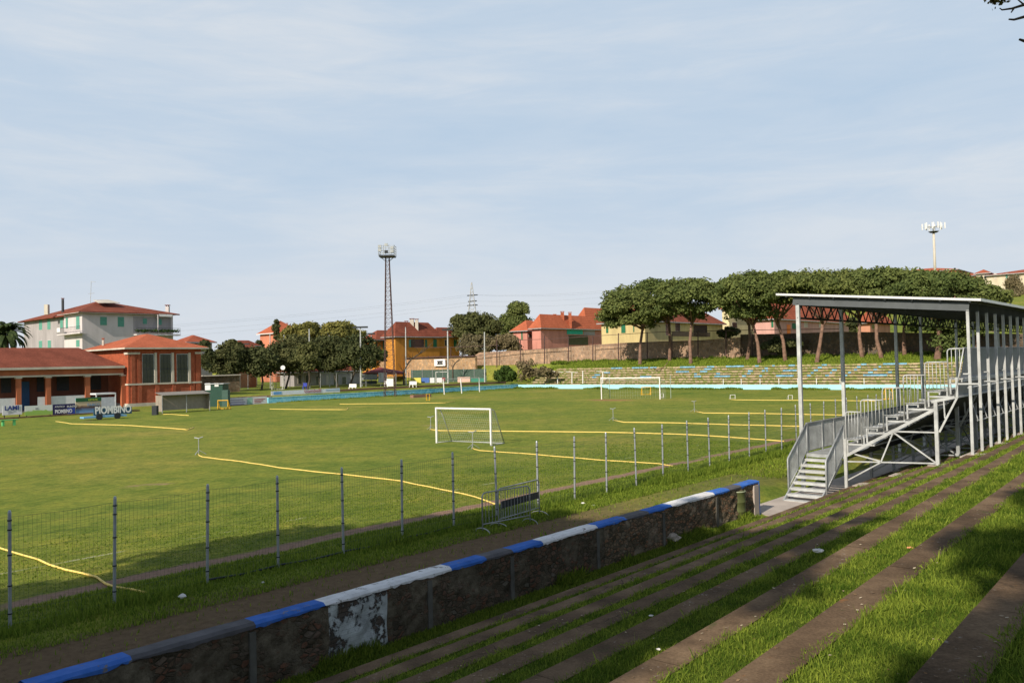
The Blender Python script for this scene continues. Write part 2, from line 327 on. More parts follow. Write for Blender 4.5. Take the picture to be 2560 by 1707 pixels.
wd=bpy.data.worlds.new('World'); scene.world=wd; wd.use_nodes=True; nt=NT(wd)
bg=nt.n['Background']; sky=nt.new('ShaderNodeTexSky',sky_type='NISHITA'); sky.sun_disc=False; sky.sun_elevation=SEL; sky.sun_rotation=SAZ; sky.altitude=50; sky.dust_density=1.5
nt.link(sky.outputs[0],bg.inputs[0]); bg.inputs[1].default_value=.085
tc=nt.new('ShaderNodeTexCoord'); x,y,z=sepxyz(nt,tc.outputs['Generated'])
el=math_(nt,'ARCSINE',z)
cb=nt.new('ShaderNodeCombineXYZ'); nt.link(math_(nt,'MULTIPLY',x,1.3),cb.inputs[0]); nt.link(math_(nt,'MULTIPLY',y,1.3),cb.inputs[1]); nt.link(math_(nt,'MULTIPLY',el,7.5),cb.inputs[2])
n1=noise(nt,cb.outputs[0],1.15,5,.5,.4); n2=noise(nt,cb.outputs[0],4.2,10,.66,.5)
nn=math_(nt,'ADD',math_(nt,'MULTIPLY',n1,.66),math_(nt,'MULTIPLY',n2,.34))
veil=ramp(nt,nn,[(.33,lin(177,200,223)),(.5,lin(193,209,226)),(.64,lin(214,221,229))])
hz=ramp(nt,el,[(0.,lin(220,223,228)),(.10,lin(212,218,226)),(.2,lin(195,210,225))]); veil=mix(nt,ramp(nt,el,[(.02,(.75,)*3),(.22,(.12,)*3)]),veil,hz)
b2=nt.new('ShaderNodeBackground'); nt.link(veil,b2.inputs[0]); b2.inputs[1].default_value=.95
fac=ramp(nt,z,[(.0,(.97,)*3),(.42,(.95,)*3),(.7,(.30,)*3),(1.,(.2,)*3)])
ms=nt.new('ShaderNodeMixShader'); nt.link(fac,ms.inputs[0]); nt.link(bg.outputs[0],ms.inputs[1]); nt.link(b2.outputs[0],ms.inputs[2]); nt.link(ms.outputs[0],nt.n['World Output'].inputs['Surface'])
scene.view_settings.view_transform='Standard'; scene.view_settings.look='None'; scene.view_settings.gamma=1; scene.view_settings.exposure=.14
# ================================================================ terrain
def sstep(x,a,b):
    k=np.clip((x-a)/(b-a),0,1); return k*k*(3-2*k)
def terrain(t,s):
    t=np.asarray(t,dtype=float); s=np.asarray(s,dtype=float)
    X=t*D[0]+s*N[0]; Y=t*D[1]+s*N[1]
    z=-.35*(1-sstep(s,11.9,13.2))*np.where(s>-60,1,1)
    bank=sstep(s,95.5,96.0)*sstep(t,58,62)*.92
    far=sstep(t,117.8,119.2)*3.15+sstep(t,119,131)*1.0
    far=far*(1-sstep(s,95.5,101)*(t<131)*1.0)
    far=np.where(s>108,sstep(t,126,133)*4.15,far)
    z=z+np.maximum(bank,0)*(t<=112)+np.where(t>112,np.maximum(bank,far),far*(s<95.3))
    up=np.clip(t-134,0,400)
    hill=17.*sstep(X,62,125)*np.clip((up-5)/175,0,1)*(1-.8*sstep(up,260,700))
    z=z+np.where(t>134,1.2+2.2*sstep(up,0,50)*sstep(X,0,60)+hill,0)
    return z
def axis(*segs):
    out=[]
    for a,b,st in segs: out+=list(np.arange(a,b,st))
    return np.array(out+[segs[-1][1]])
ta=axis((-1500,-60,160),(-60,0,10),(0,56,4),(56,64,1),(64,108,4),(108,136,.6),(136,200,4),(200,400,12),(400,2400,200))
sa=axis((-1500,-60,160),(-60,8,8),(8,15,.5),(15,92,5),(92,110,.5),(110,200,5),(200,420,14),(420,2600,220))
tt,ss=np.meshgrid(ta,sa,indexing='ij'); zz=terrain(tt,ss)
vs=np.stack([tt*D[0]+ss*N[0],tt*D[1]+ss*N[1],zz],-1).reshape(-1,3); n1_,n2_=len(ta),len(sa)
idx=np.arange(n1_*n2_).reshape(n1_,n2_); fs=np.stack([idx[:-1,:-1],idx[:-1,1:],idx[1:,1:],idx[1:,:-1]],-1).reshape(-1,4)[:,::-1]
me=bpy.data.meshes.new('ground'); me.from_pydata(vs.tolist(),[],fs.tolist()); me.update(); me.materials.append(M['ground']); me.polygons.foreach_set('use_smooth',[True]*len(me.polygons))
gr=bpy.data.objects.new('ground',me); COL.objects.link(gr); tag(gr,kind='structure')
def gz(p):
    t,s=TS(p); return float(terrain(t,s))
# concrete apron round the foot of the stand
mb=MB()
def ap(px,py): v=G(px,py,-.325); return v
pts=[ap(1867,1250),ap(1905,1243),ap(1960,1226)]; t_,s_=TS(pts[-1])
mb.slab([ap(1869,1262),ap(1890,1275),ap(1912,1286),W(24.2,9.7,-.325),W(60,9.7,-.325),W(60,12.9,-.325),W(28.2,12.75,-.325),W(26.6,12.4,-.325),ap(1905,1245),ap(1870,1254)],.08)
tag(mb.build('concrete_apron',M['slab']),kind='structure')
# terraces -------------------------------------------------------
EDGE=[(0,41.0,4.5/.446)]
def qq(px,py,az):
    a=R(az); n=np.array([-math.cos(a),math.sin(a)]); d=ray(px,py); return float(-d[2]/(n@d[:2]))
for k,az,y in ((1,40.7,1389),(2,40.4,1416),(3,40.1,1453),(4,39.8,1508),(5,39.3,1602)):
    EDGE.append((k,az,(4.55-.05-.41*k)/qq(1700,y,az)))
EDGE.append((6,39.7,2.04/.853)); EDGE.append((7,39.85,1.63/1.37)); EDGE.append((8,39.85,-.10)); EDGE.append((9,39.85,-1.36)); EDGE.append((10,39.85,-2.6))
def EP(k,t,ds=0.,z=None):
    _,az,s=EDGE[k]; a=R(az); s=s+ds; zz_=.05+.41*k if z is None else z
    return Vector((t*math.sin(a)-s*math.cos(a),t*math.cos(a)+s*math.sin(a),zz_))
KW=.30
kerb=MB(); soil=MB(); TR=np.arange(-24,101,2.5)
for k in range(len(EDGE)):
    z=.05+.41*k; n=len(TR)-1
    for i in range(n):
        t0,t1=float(TR[i]),float(TR[i+1])
        rj=random.Random(k*100+i); j0=rj.uniform(-.006,.006); dzk=rj.uniform(-.002,.002); z=.05+.41*k+dzk; t0+=.0015; t1-=.0015; ch0,ch1=0,0
        a,b=EP(k,t0,j0-ch0,z),EP(k,t1,j0-ch1,z); c,d=EP(k,t1,-KW,z),EP(k,t0,-KW,z)
        lo=z-.55
        kerb.quad(d,c,b,a); kerb.quad(a,b,Vector((b.x,b.y,lo)),Vector((a.x,a.y,lo)))
        if k+1<len(EDGE): e,f_=EP(k+1,t1+.012,-.06,.05+.41*k-.006),EP(k+1,t0-.012,-.06,.05+.41*k-.006)
        else: e,f_=EP(k,t1,-14,z-.015),EP(k,t0,-14,z-.015)
        c2,d2=EP(k,t1+.012,-KW+.05,.05+.41*k-.012),EP(k,t0-.012,-KW+.05,.05+.41*k-.012); soil.quad(f_,e,c2,d2)
tag(kerb.build('terrace_kerbs',M['kerb']),kind='structure'); tag(soil.build('terrace_ground',M['earth']),kind='structure')
# ================================================================ grass blades (real geometry)
def blades(name,P,h,w,mat,tint,lean=.5):
    """P (n,3) roots; h,w arrays"""
    n=len(P); an=RNG.uniform(0,2*np.pi,n); ax=np.stack([np.cos(an),np.sin(an),np.zeros(n)],-1)
    la=RNG.uniform(0,2*np.pi,n); lm=np.minimum(RNG.uniform(.1,1,n)*lean,.93)*h; L=np.stack([np.cos(la)*lm,np.sin(la)*lm,np.sqrt(np.maximum(h*h-lm*lm,1e-6))],-1)
    a=P-ax*(w/2)[:,None]; b=P+ax*(w/2)[:,None]; c=P+L*.6+ax*(w*.32)[:,None]+np.array([0,0,.06])*h[:,None]; d=P+L
    v=np.stack([a,b,c,d],1).reshape(-1,3)
    return npmesh(name,v,4,mat,col=tint)
roots=[];hs=[];ws=[];tn=[]
def clumpnoise(X,Y,f=1.,ph=0.):
    return .5+.25*np.sin(X*2.1*f+ph+1.3*np.sin(Y*1.7*f))+.25*np.sin(Y*2.9*f+ph*2+1.1*np.sin(X*2.3*f))
for k in range(0,9):
    z=.05+.41*k-.015
    _,az,s0=EDGE[k]; s1=EDGE[k+1][2]; width=s0-KW-s1
    for (ta_,tb_) in [(-2,1),(1,3),(3,5),(5,8),(8,12),(12,16),(16,22),(22,30),(30,40),(40,60)]:
        tm=(ta_+tb_)/2; d=max(1.6,math.hypot(tm,max(s0,.5))); d=math.hypot(d,4.55-z)
        if d>42 and k>3: pass
        w=max(.0048,.0011*d); h=.046+.0014*d
        dens=min(7500,1.9/(w*h*.62)); n=int(dens*(tb_-ta_)*width)
        if k==7 or k==8: n=int(n*1.0)
        t=RNG.uniform(ta_,tb_,n); u=RNG.uniform(-.14,1.02,n)
        edge_=np.where(u<-.02,(u+.14)/.12>(.25+.9*clumpnoise(t*1.6,t*.5+k,1.9,k))+RNG.normal(0,.12,n),True)
        azr=R(az); sA=s0-KW-u*width
        # interpolate the two edges' directions
        aa=R(EDGE[k][1]); ab=R(EDGE[k+1][1])
        xa=t*math.sin(aa)-(s0-KW)*math.cos(aa); ya=t*math.cos(aa)+(s0-KW)*math.sin(aa)
        xb=t*math.sin(ab)-s1*math.cos(ab); yb=t*math.cos(ab)+s1*math.sin(ab)
        X=xa+(xb-xa)*u; Y=ya+(yb-ya)*u
        cn=clumpnoise(X,Y,1.4,k); keep=(RNG.uniform(0,1,n)<(.75+.35*cn))&edge_
        X,Y,u,cn=X[keep],Y[keep],u[keep],cn[keep]; m_=len(X)
        P=np.stack([X,Y,np.full(m_,z)],-1); roots.append(P)
        hh=h*RNG.uniform(.5,1.2,m_)*(.72+.5*cn); hh=np.where(RNG.uniform(0,1,m_)<.012,hh*2.4,hh)*np.where(u<0,.7,1.); hs.append(hh)
        ws.append(w*RNG.uniform(.6,1.4,m_)); tn.append(np.clip(.05+.75*RNG.uniform(0,1,m_)**1.3+.5*(clumpnoise(X,Y,3.1,k+2)-.5),0,1))
LV=[];LT_=[]
for i in range(1500):
    k=int(RNG.integers(2,9)); t=float(RNG.uniform(.5,7+18*RNG.random())); p=EP(k,t,-float(RNG.uniform(.01,KW)) if RNG.random()<.6 else -float(RNG.uniform(KW,1.)),None); a_=RNG.uniform(0,6.28); r_=RNG.uniform(.007,.02); u_=Vector((math.cos(a_),math.sin(a_),RNG.uniform(-.3,.3)))*r_; w_=Vector((-math.sin(a_),math.cos(a_),RNG.uniform(-.3,.3)))*r_*.6; p=p+UP*(.008 if True else 0)
    LV+=[tuple(p-u_),tuple(p-w_),tuple(p+u_),tuple(p+w_)]; LT_.append(RNG.random()**2)
tag(npmesh('fallen_leaves',np.array(LV),4,foliage('dead_leaves',(.16,.085,.035),(.55,.46,.34),0),None,np.array(LT_)),kind='stuff',label='scattered dead leaves and petals on the terrace kerbs',cat='leaves')
# strip between wall and lowest kerb
n=60000; t=RNG.uniform(3,24,n); s=RNG.uniform(9.95,11.35,n); s=np.where(RNG.uniform(0,1,n)<.3,11.35-np.abs(RNG.normal(0,.12,n)),s)
d=np.hypot(t,s); P=np.stack([t*D[0]+s*N[0],t*D[1]+s*N[1],np.full(n,-.35)],-1); roots.append(P); nearw=np.clip((s-10.9)/.45,0,1)
hs.append((.07+.0016*d)*RNG.uniform(.5,1.3,n)*(1+1.8*nearw*(clumpnoise(P[:,0],P[:,1],.8)>.55))); ws.append(.0014*d*RNG.uniform(.6,1.4,n)); tn.append(np.clip(RNG.uniform(0,.75,n),0,1))
tag(blades('terrace_grass',np.concatenate(roots),np.concatenate(hs),np.concatenate(ws),M['grass'],np.concatenate(tn),1.05),kind='stuff',label='lush green grass growing on the terrace treads between the kerbs',cat='grass')
# field-side grass near the fence
roots=[];hs=[];ws=[];tn=[]
def fieldpatch(n,t0,t1,s0,s1,hm,wm,tl,th,mask=None):
    t=RNG.uniform(t0,t1,n); s=RNG.uniform(s0,s1,n); X=t*D[0]+s*N[0]; Y=t*D[1]+s*N[1]
    if mask is not None: kp=mask(t,s,X,Y); t,s,X,Y=t[kp],s[kp],X[kp],Y[kp]
    n=len(t); d=np.hypot(X,Y); P=np.stack([X,Y,terrain(t,s)],-1)
    roots.append(P); hs.append(hm*RNG.uniform(.4,1.3,n)*(.6+.8*clumpnoise(X,Y,.7))); ws.append(wm*d*RNG.uniform(.5,1.4,n)); tn.append(RNG.uniform(tl,th,n))
pathmask=lambda t,s,X,Y:(s>15.0)|(RNG.uniform(0,1,len(t))<.03)
fieldpatch(90000,3,32,13.2,18.0,.075,.0013,.0,.7,pathmask)
fieldpatch(70000,3,42,18.7,27,.035,.0011,.0,.6,lambda t,s,X,Y:RNG.uniform(0,1,len(t))>sstep(s,20,27))
fieldpatch(30000,30,60,13.,18.,.10,.0013,.1,.8)
for a in range(5): fieldpatch(9000,2.5,60,16.05,16.85,.20,.0011,.0,.55,lambda t,s,X,Y:clumpnoise(t*1.3,t,.5,a)>.55)   # weeds at the fence foot
fieldpatch(9000,26,44,15.6,16.9,.22,.0011,.0,.6); fieldpatch(5000,22,26.5,12.2,13.6,.16,.0012,.1,.8)
tag(blades('pitch_edge_grass',np.concatenate(roots),np.concatenate(hs),np.concatenate(ws),M['grass'],np.concatenate(tn)),kind='stuff',label='rough grass and weeds along the foot of the wire fence',cat='grass')
# weeds along the far blue walls and on the far bank
roots=[];hs=[];ws=[];tn=[]
fieldpatch(2500,62,112,94.8,95.2,.16,.0010,.1,.7); fieldpatch(16000,109.6,110.7,12,96,.26,.0012,.0,.6,lambda t,s,X,Y:clumpnoise(s*.35,s*.2,1)>.3)
fieldpatch(42000,119.5,131,8,104,.32,.0013,.1,.9); fieldpatch(9000,131,132.4,8,104,.6,.0013,.0,.6)
tag(blades('bank_weeds',np.concatenate(roots),np.concatenate(hs),np.concatenate(ws),M['grass'],np.concatenate(tn)),kind='stuff',label='weeds and long grass on the bank behind the far terrace',cat='weeds')
# ================================================================ near boundary wall
SF,SB=11.33,11.68; ZW=.72; ZC=.64
wall=thing('boundary_wall',W(13,11.5,-.35),'crumbling brick boundary wall with blue and white painted coping','wall')
def wt(px):
    y=1689-.2715*(px-46) if px<900 else 1474-.2735*(px-860); return onS(px,y,SB)[0]
xs=[46,300,606,780,1095,1183,1250,1325,1462,1537,1592,1650,1757,1795,1825,1868]
cs=['blue','capgrey','blue','white','blue','capgrey','blue','white','blue','capgrey','blue','white','blue','capgrey','blue']
random.seed(3); from mathutils import noise as mn
LN=lambda t:.035*mn.noise((t*2.1,3.3,0))+.03*mn.noise((t*9.,1.3,0))
for i,c in enumerate(cs):
    a,b=wt(xs[i]),wt(xs[i+1]); m_=MB(); nseg=max(2,int((b-a)/.07))
    for j in range(nseg):
        t0=a+(b-a)*j/nseg; t1=a+(b-a)*(j+1)/nseg
        dz0=.005*math.sin(t0*1.3)+.002*math.sin(t0*9); dz1=.005*math.sin(t1*1.3)+.002*math.sin(t1*9)
        lip0=.08+LN(t0); lip1=.08+LN(t1)
        pr=[(SB,ZC-.05),(SB,ZW-.03),(SB-.06,ZW),(SF+.04,ZW),(SF-.02,ZW-.04)]
        A0=[W(t0,s,z+dz0) for s,z in pr]+[W(t0,SF-.02,ZW-lip0)]; A1=[W(t1,s,z+dz1) for s,z in pr]+[W(t1,SF-.02,ZW-lip1)]
        b0=len(m_.v); m_.v+= [tuple(p) for p in A0+A1]; n=6
        m_.f+=[(b0+q,b0+q+1,b0+n+q+1,b0+n+q) for q in range(n-1)]
    m_.build('coping_'+('white' if c=='white' else 'blue' if c=='blue' else 'bare'),M['copewhite' if c=='white' else c],wall)
t0w,t1w=wt(46),wt(1868)
piers=[wt(x) for x in (598,1040,1246,1462,1628,1763)]
cuts=[t0w]+[wt(x) for x in (788,935)]+[wt(1480),t1w]
for i,(mname) in enumerate(('oldwall','whitewash','oldwall','oldwall_bare')):
    a,b=cuts[i],cuts[i+1]; m_=MB(); n=int((b-a)/.25)+1; rows=6
    for j in range(n):
        for q in range(rows):
            def pt(jj,qq):
                t=a+(b-a)*jj/n; z=-.5+(ZC+.5)*qq/rows; off=.018*math.sin(t*4.1+z*9)+.014*math.sin(t*11.3-z*17)+(.012*math.sin(t*23+z*31))
                return W(t,SF+(0 if qq==rows else off),z)
            m_.quad(pt(j,q),pt(j+1,q),pt(j+1,q+1),pt(j,q+1))
    m_.tbox(a,b,SF+.05,SB-.01,-.5,ZC)
    m_.build('whitewashed_panel' if mname=='whitewash' else 'brick_panel',M[mname],wall)
for t in piers: MB().tbox(t-.055,t+.055,SF-.03,SF+.1,-.5,ZC-.06).build('pier',M['pier'],wall)
MB().tbox(t1w,t1w+.05,SF-.03,SB,-.4,ZW-.02).build('painted_end_strip',M['blue'],wall)
MB().tbox(t1w-.34,t1w-.02,SF-.035,SF+.1,-.4,ZC-.05).build('rendered_end_panel',M['slab'],wall)
# barrel at wall end
b0=G(1846,1290,-.35); b0=W(*TS(G(1842,1301,-.35)),-.35)
bar=thing('oil_drum',b0,'old green metal drum standing open against the end of the boundary wall','drum')
m_=MB(); prof=[(.0,.26),(.02,.275),(.28,.27),(.30,.285),(.32,.27),(.56,.27),(.58,.285),(.60,.27),(.86,.27),(.88,.29),(.90,.27)]
m_.tube([b0+UP*z for z,r in prof],[r for z,r in prof],28,cap=False); m_.tube([b0+UP*.9,b0+UP*.5],[.255,.25],28,cap=True)
m_.build('body',plain('green_drum_paint',(.10,.115,.04),.6,.2,var=.3,scale=4),bar,smooth=True)
MB().tube([b0+UP*.885,b0+UP*.91],[.292,.285],28,cap=False).build('rim',plain('pale_rim',(.35,.38,.26),.6),bar)
# ================================================================ wire fence
posts=[(23,1275),(283,1241),(515,1210),(692,1188),(855,1168),(1002,1148),(1131,1130),(1239,1115),(1341,1102),(1433,1090.5),(1513,1080),(1587,1069),(1654,1060.6),(1717,1051),(1771,1043.6),(1820,1038),(1870,1030),(1912,1024),(1951,1019),(1988,1012),(2026,1008),(2057,1003),(2088,998),(2116,994),(2142,990.5),(2169,987),(2189,985)]
PP=[G(x,y,2.1) for x,y in posts]; PP=[Vector((p.x,p.y,0)) for p in PP]
PP=[W(3.3,16.93),]+PP; last=TS(PP[-1]); PP+= [W(last[0]+1.9*(i+1),16.95) for i in range(6)]
fence=thing('wire_fence',W(20,16.6,0),'galvanised post and welded wire fence along the near side of the pitch','fence')
pm=MB(); pm.tube([(0,0,-.1),(0,0,2.08),(0,0,2.12)],[.03,.03,.022],8)
me0=None
for i,p in enumerate(PP):
    if me0 is None:
        o=MB().tube([(0,0,-.1),(0,0,2.06),(0,0,2.1)],[.031,.031,.02],8)
        for z in (.25,.75,1.3,1.75,1.92): o.tube([(0,0,z-.012),(0,0,z+.012)],.042,8)
        me=bpy.data.meshes.new('post'); me.from_pydata([tuple(v) for v in o.v],[],o.f); me.materials.append(M['post']); me0=me
        dk=M['dark']; me.materials.append(dk); nb=8*2+2
        for pi in range(nb,len(me.polygons)): me.polygons[pi].material_index=1
    q=bpy.data.objects.new('post',me0); COL.objects.link(q); q.parent=fence; q.location=p-fence.location; q.rotation_euler=(R(random.uniform(-1,1)),R(random.uniform(-1,1)),random.random())
m_=MB(); r=.0016
for i in range(len(PP)-1):
    a,b=PP[i],PP[i+1]; L=(b-a).length; d=(b-a)/L; n=int(L/.075)
    if i>20: n=int(L/.15)
    for z in (.06,.28,.5,.72,.94,1.16,1.38,1.6,1.82,1.98):
        sag=.015 if z<1.9 else .03; mid=(a+b)/2+UP*(z-sag)
        th=.003 if z>1.9 or z<.1 else .0022
        m_.tube([a+UP*z,mid,b+UP*z],th,3,cap=False)
    for j in range(1,n):
        p=a+d*(L*j/n); m_.beam(p+UP*.05,p+UP*1.97,.0026,.0026)
m_.build('wire_mesh',M['wire'],fence)
m_=MB()
for i in range(3,8): m_.tube([PP[i]+UP*.07,(PP[i]+PP[i+1])/2+UP*.03,PP[i+1]+UP*.06],.022,6)
m_.build('fallen_bottom_rail',M['dark'],fence)
# ================================================================ crowd barriers
def barrier(a,b,label,plate=False):
    o=thing('crowd_barrier',a,label,'barrier','steel crowd barriers at the wire fence')
    d=(b-a); L=d.length; d.normalize(); n=d.cross(UP); z0,z1=.22,1.06; r=.019; rc=.13
    arc=[]
    for k in range(6):
        an=R(90*k/5); arc.append(a+d*(rc-rc*math.cos(an))+UP*(z1-rc+rc*math.sin(an)))
    arc2=[]
    for k in range(6):
        an=R(90*k/5); arc2.append(b-d*(rc-rc*math.sin(an))+UP*(z1-rc+rc*math.cos(an)))
    MB().tube([a+UP*.06]+arc+arc2+[b+UP*.06],r,8).tube([a+UP*z0,b+UP*z0],.016,8).build('frame',M['galvd'],o,smooth=True)
    m_=MB(); nb=int(L/.115)
    for j in range(1,nb): p=a+d*(L*j/nb); m_.tube([p+UP*z0,p+UP*(z1-.01)],.007,6)
    m_.build('bars',M['galvd'],o)
    for p in (a,b):
        pts=[p+n*(.30*math.cos(R(an)))+UP*(.12*math.sin(R(an))) for an in range(0,181,20)]
        MB().tube(pts,.014,6).build('foot',M['galvd'],o)
    if plate: MB().beam(a+d*.12+UP*.60,b-d*.02+UP*.60,.012,.2).build('dark_plate',M['dark'],o)
barrier(G(1207,1331,.0),G(1325.5,1307,0),'nearer steel crowd barrier with plain vertical bars in front of the fence')
barrier(G(1247,1318,.0),G(1349,1287,0),'steel crowd barrier with a dark plate, leaning behind the nearer one',True)
# ================================================================ metal grandstand
T0=29.56; TE=78.
gs=thing('grandstand',W(45,9.5,-.35),'galvanised steel grandstand with a sloping metal roof, stepped benches and end stairs','grandstand')
GA,GD=M['galv'],M['galvd']
rz=lambda s:6.19+(s-6.07)*(6.82-6.19)/(12.59-6.07)
m=MB()
n=150
mr=plain('roof_sheet',(.70,.71,.70),.45,.3,var=.06)
for i in range(n):   # ribbed sheet
    a=T0-.12+(TE-T0)*i/n; b=T0-.12+(TE-T0)*(i+1)/n; w=(b-a)
    for (x0,x1,z0,z1) in ((a,a+w*.35,0,0),(a+w*.35,a+w*.45,0,.035),(a+w*.45,a+w*.9,.035,.035),(a+w*.9,b,.035,0)):
        m.quad(W(x0,6.0,rz(6.0)+z0),W(x1,6.0,rz(6.0)+z1),W(x1,12.65,rz(12.65)+z1),W(x0,12.65,rz(12.65)+z0))
m.hexa([W(T0-.14,6.0,rz(6.0)-.03),W(T0-.14,12.66,rz(12.66)-.03),W(T0-.115,12.66,rz(12.66)-.03),W(T0-.115,6.0,rz(6.0)-.03),W(T0-.14,6.0,rz(6.0)+.045),W(T0-.14,12.66,rz(12.66)+.045),W(T0-.115,12.66,rz(12.66)+.045),W(T0-.115,6.0,rz(6.0)+.045)])
m.beam(W(T0-.12,5.99,rz(6)+.01),W(TE,5.99,rz(6)+.01),.02,.09)
m.build('roof',mr,gs)
# purlins
m=MB()
for s in np.linspace(6.3,12.3,8): m.beam(W(T0-.08,s,rz(s)-.045),W(TE,s,rz(s)-.045),.06,.07)
m.build('purlins',M['shadesteel'],gs)
m=MB(); m.slab([W(T0-.08,6.02,rz(6.02)-.012),W(TE,6.02,rz(6.02)-.012),W(TE,12.6,rz(12.6)-.012),W(T0-.08,12.6,rz(12.6)-.012)],.02); m.build('soffit',plain('dark_soffit',(.06,.062,.058),.8),gs)  # added dark layer that paints the shade on the roof's underside
RT=[T0+.04+1.335*k for k in range(37)]
def raft(t,name):
    x=MB(); h0,h1=.24,.26
    for (w,za,zb) in ((.008,-.085,-.085-h1),(.09,-.082,-.094),(.09,-.085-h1,-.097-h1)):
        a=W(t,6.35,rz(6.35)+(za+zb)/2); b=W(t,12.1,rz(12.1)+(za+zb)/2); x.beam(a,b,w,abs(za-zb))
    return x.build(name,M['shadesteel'],gs)
for t in RT[:1]: raft(t,'rafter')
for t in RT[1:]: raft(t,'rafter')
# rear columns with base plates
for k,t in enumerate(RT):
    zg=1.24
    x=MB(); x.beam(W(t,6.4,zg),W(t,6.4,rz(6.4)-.33),.085,.06,up=TDIR); x.tbox(t-.12,t+.12,6.26,6.56,zg-.02,zg+.012)
    for z in (2.42,3.9,5.25): x.tbox(t-.01,t+.01,6.2,6.36,z,z+.02) if False else x.beam(W(t+.05,6.4,z),W(t+.2,6.4,z),.03,.03)
    x.build('rear_column',GA,gs)
m=MB(); m.tube([W(T0,6.45,3.42),W(TE,6.45,3.42)],.024,6); m.tube([W(T0+1.3,6.5,2.28),W(TE,6.5,2.28)],.018,6); m.build('rear_rail',GA,gs)
for k in range(1,26):
    t=RT[k]; m=MB(); m.beam(W(t,6.5,2.3),W(t+.55,6.9,3.3),.025); m.build('rear_brace',GD,gs)
# front columns
FT=[29.62,34.0,41.1,45.2,52.3,56.4,63.5,67.6,74.7]
for t in FT:
    x=MB(); x.beam(W(t,11.93,-.4),W(t,11.93,rz(11.93)-.34),.125,.125,up=TDIR); x.tbox(t-.14,t+.14,11.8,12.06,-.36,-.32)
    x.build('front_column',M['colpaint'] if 'colpaint' in M else GA,gs)
zt,zb=rz(11.93)-.36,5.93
m=MB(); m.beam(W(T0,11.93,zt+.02),W(TE,11.93,zt+.02),.07,.06); m.beam(W(T0,11.93,zb),W(TE,11.93,zb),.07,.07)
t=T0; up_=True
while t<TE-.4:
    m.beam(W(t,11.93,zb if up_ else zt),W(t+.37,11.93,zt if up_ else zb),.035); t+=.37; up_=not up_
m.build('front_truss',M['dark'],gs)  # truss coloured dark to stand for the shade below the roof
# stepped benches
SS=[10.35-.665*k for k in range(7)]
for k in range(6):
    z=1.62+.42*k
    x=MB(); x.tbox(T0+.02,TE,SS[k]-.42,SS[k]-.02,z-.045,z); x.tbox(T0+.04,TE,SS[k]-.40,SS[k]-.36,z-.12,z-.046); x.build('bench',GA,gs)
    zf=1.46+.42*k
    if k<5:
        x=MB(); x.tbox(T0+.02,TE,SS[k]-.95,SS[k]-.12,zf-.05,zf); x.build('foot_board',GA,gs)
# walkway
x=MB(); x.tbox(T0+.0,TE,10.4,11.78,.99,1.05); x.tbox(T0-.03,T0,10.42,11.76,.93,1.048); x.build('walkway',GD,gs)
# transverse frames under the benches
def frame(t,par,mat):
    x=MB(); P=lambda s,z:W(t,s,z)
    x.beam(P(10.38,-.4),P(10.38,1.62),.09); x.beam(P(10.38,1.02),P(7.45,2.71),.07,.10)
    x.beam(P(7.42,.85),P(7.42,2.98),.11); x.beam(P(7.55,2.95),P(6.77,3.13),.06,.09)
    x.beam(P(6.77,3.12),P(7.34,1.97),.06); x.beam(P(7.18,3.02),P(7.16,2.42),.04)
    for a,b in (((2233,1078),(2347,1081)),((2233,1080),(2203,1153)),((2233,1080),(2342,1158)),((2119,1153),(2341,1158)),((2137,1135),(2203,1153)),((2119,1200),(2203,1155))):
        x.beam(P(*onT(a[0],a[1],T0)),P(*onT(b[0],b[1],T0)),.045)
    for k in range(6):
        z=1.46+.42*k; s=SS[k]
        x.beam(P(s-.06,z-.35),P(s-.06,z+.12),.05); x.beam(P(s-.06,z-.02),P(s-.9,z-.02),.05); x.beam(P(s-.62,z-.02),P(s-.62,z+.30),.04); x.beam(P(s-.62,z+.30),P(s-.44,z+.30),.04)
    x.beam(P(6.78,3.1),P(6.78,3.75),.07)
    return x.build('support_frame',mat,par)
for i in range(13): frame(T0+2.67*i,gs,GA if i<1 else GD)  # frames behind the first get darker steel as painted under-stand shade
x=MB(); x.hexa([W(T0+.2,10.3,.93),W(TE,10.3,.93),W(TE,7.45,2.6),W(T0+.2,7.45,2.6),W(T0+.2,10.3,.96),W(TE,10.3,.96),W(TE,7.45,2.63),W(T0+.2,7.45,2.63)]).hexa([W(T0+.2,7.45,2.601),W(TE,7.45,2.601),W(TE,6.86,3.05),W(T0+.2,6.86,3.05),W(T0+.2,7.45,2.631),W(TE,7.45,2.631),W(TE,6.86,3.08),W(T0+.2,6.86,3.08)]); x.build('deck_shade_sheet',plain('deck_shade_tone',(.035,.04,.035),.9,var=.4),gs)  # added dark sheet standing in for the shade beneath the benches
for i in range(12):
    t=T0+2.67*i; MB().beam(W(t,8.6,1.8),W(t+2.67,8.6,.3 if i%2 else 1.2),.035).build('diagonal_brace',GD,gs)
# back sheet
x=MB(); s1,z1,s0,z0=6.54,4.67,6.83,3.12
for i in range(60):
    a=T0+.25+(TE-T0)*i/60; b=a+(TE-T0)/60
    x.hexa([W(a,s0,z0),W(a,s0+.012,z0),W(b-.01,s0+.012,z0),W(b-.01,s0,z0),W(a,s1,z1),W(a,s1+.012,z1),W(b-.01,s1+.012,z1),W(b-.01,s1,z1)])
x.tube([W(T0,s1,z1+.02),W(TE,s1,z1+.02)],.022,6)
x.build('back_sheet',plain('grey_sheet',(.30,.315,.33),.5,.3,var=.1),gs)
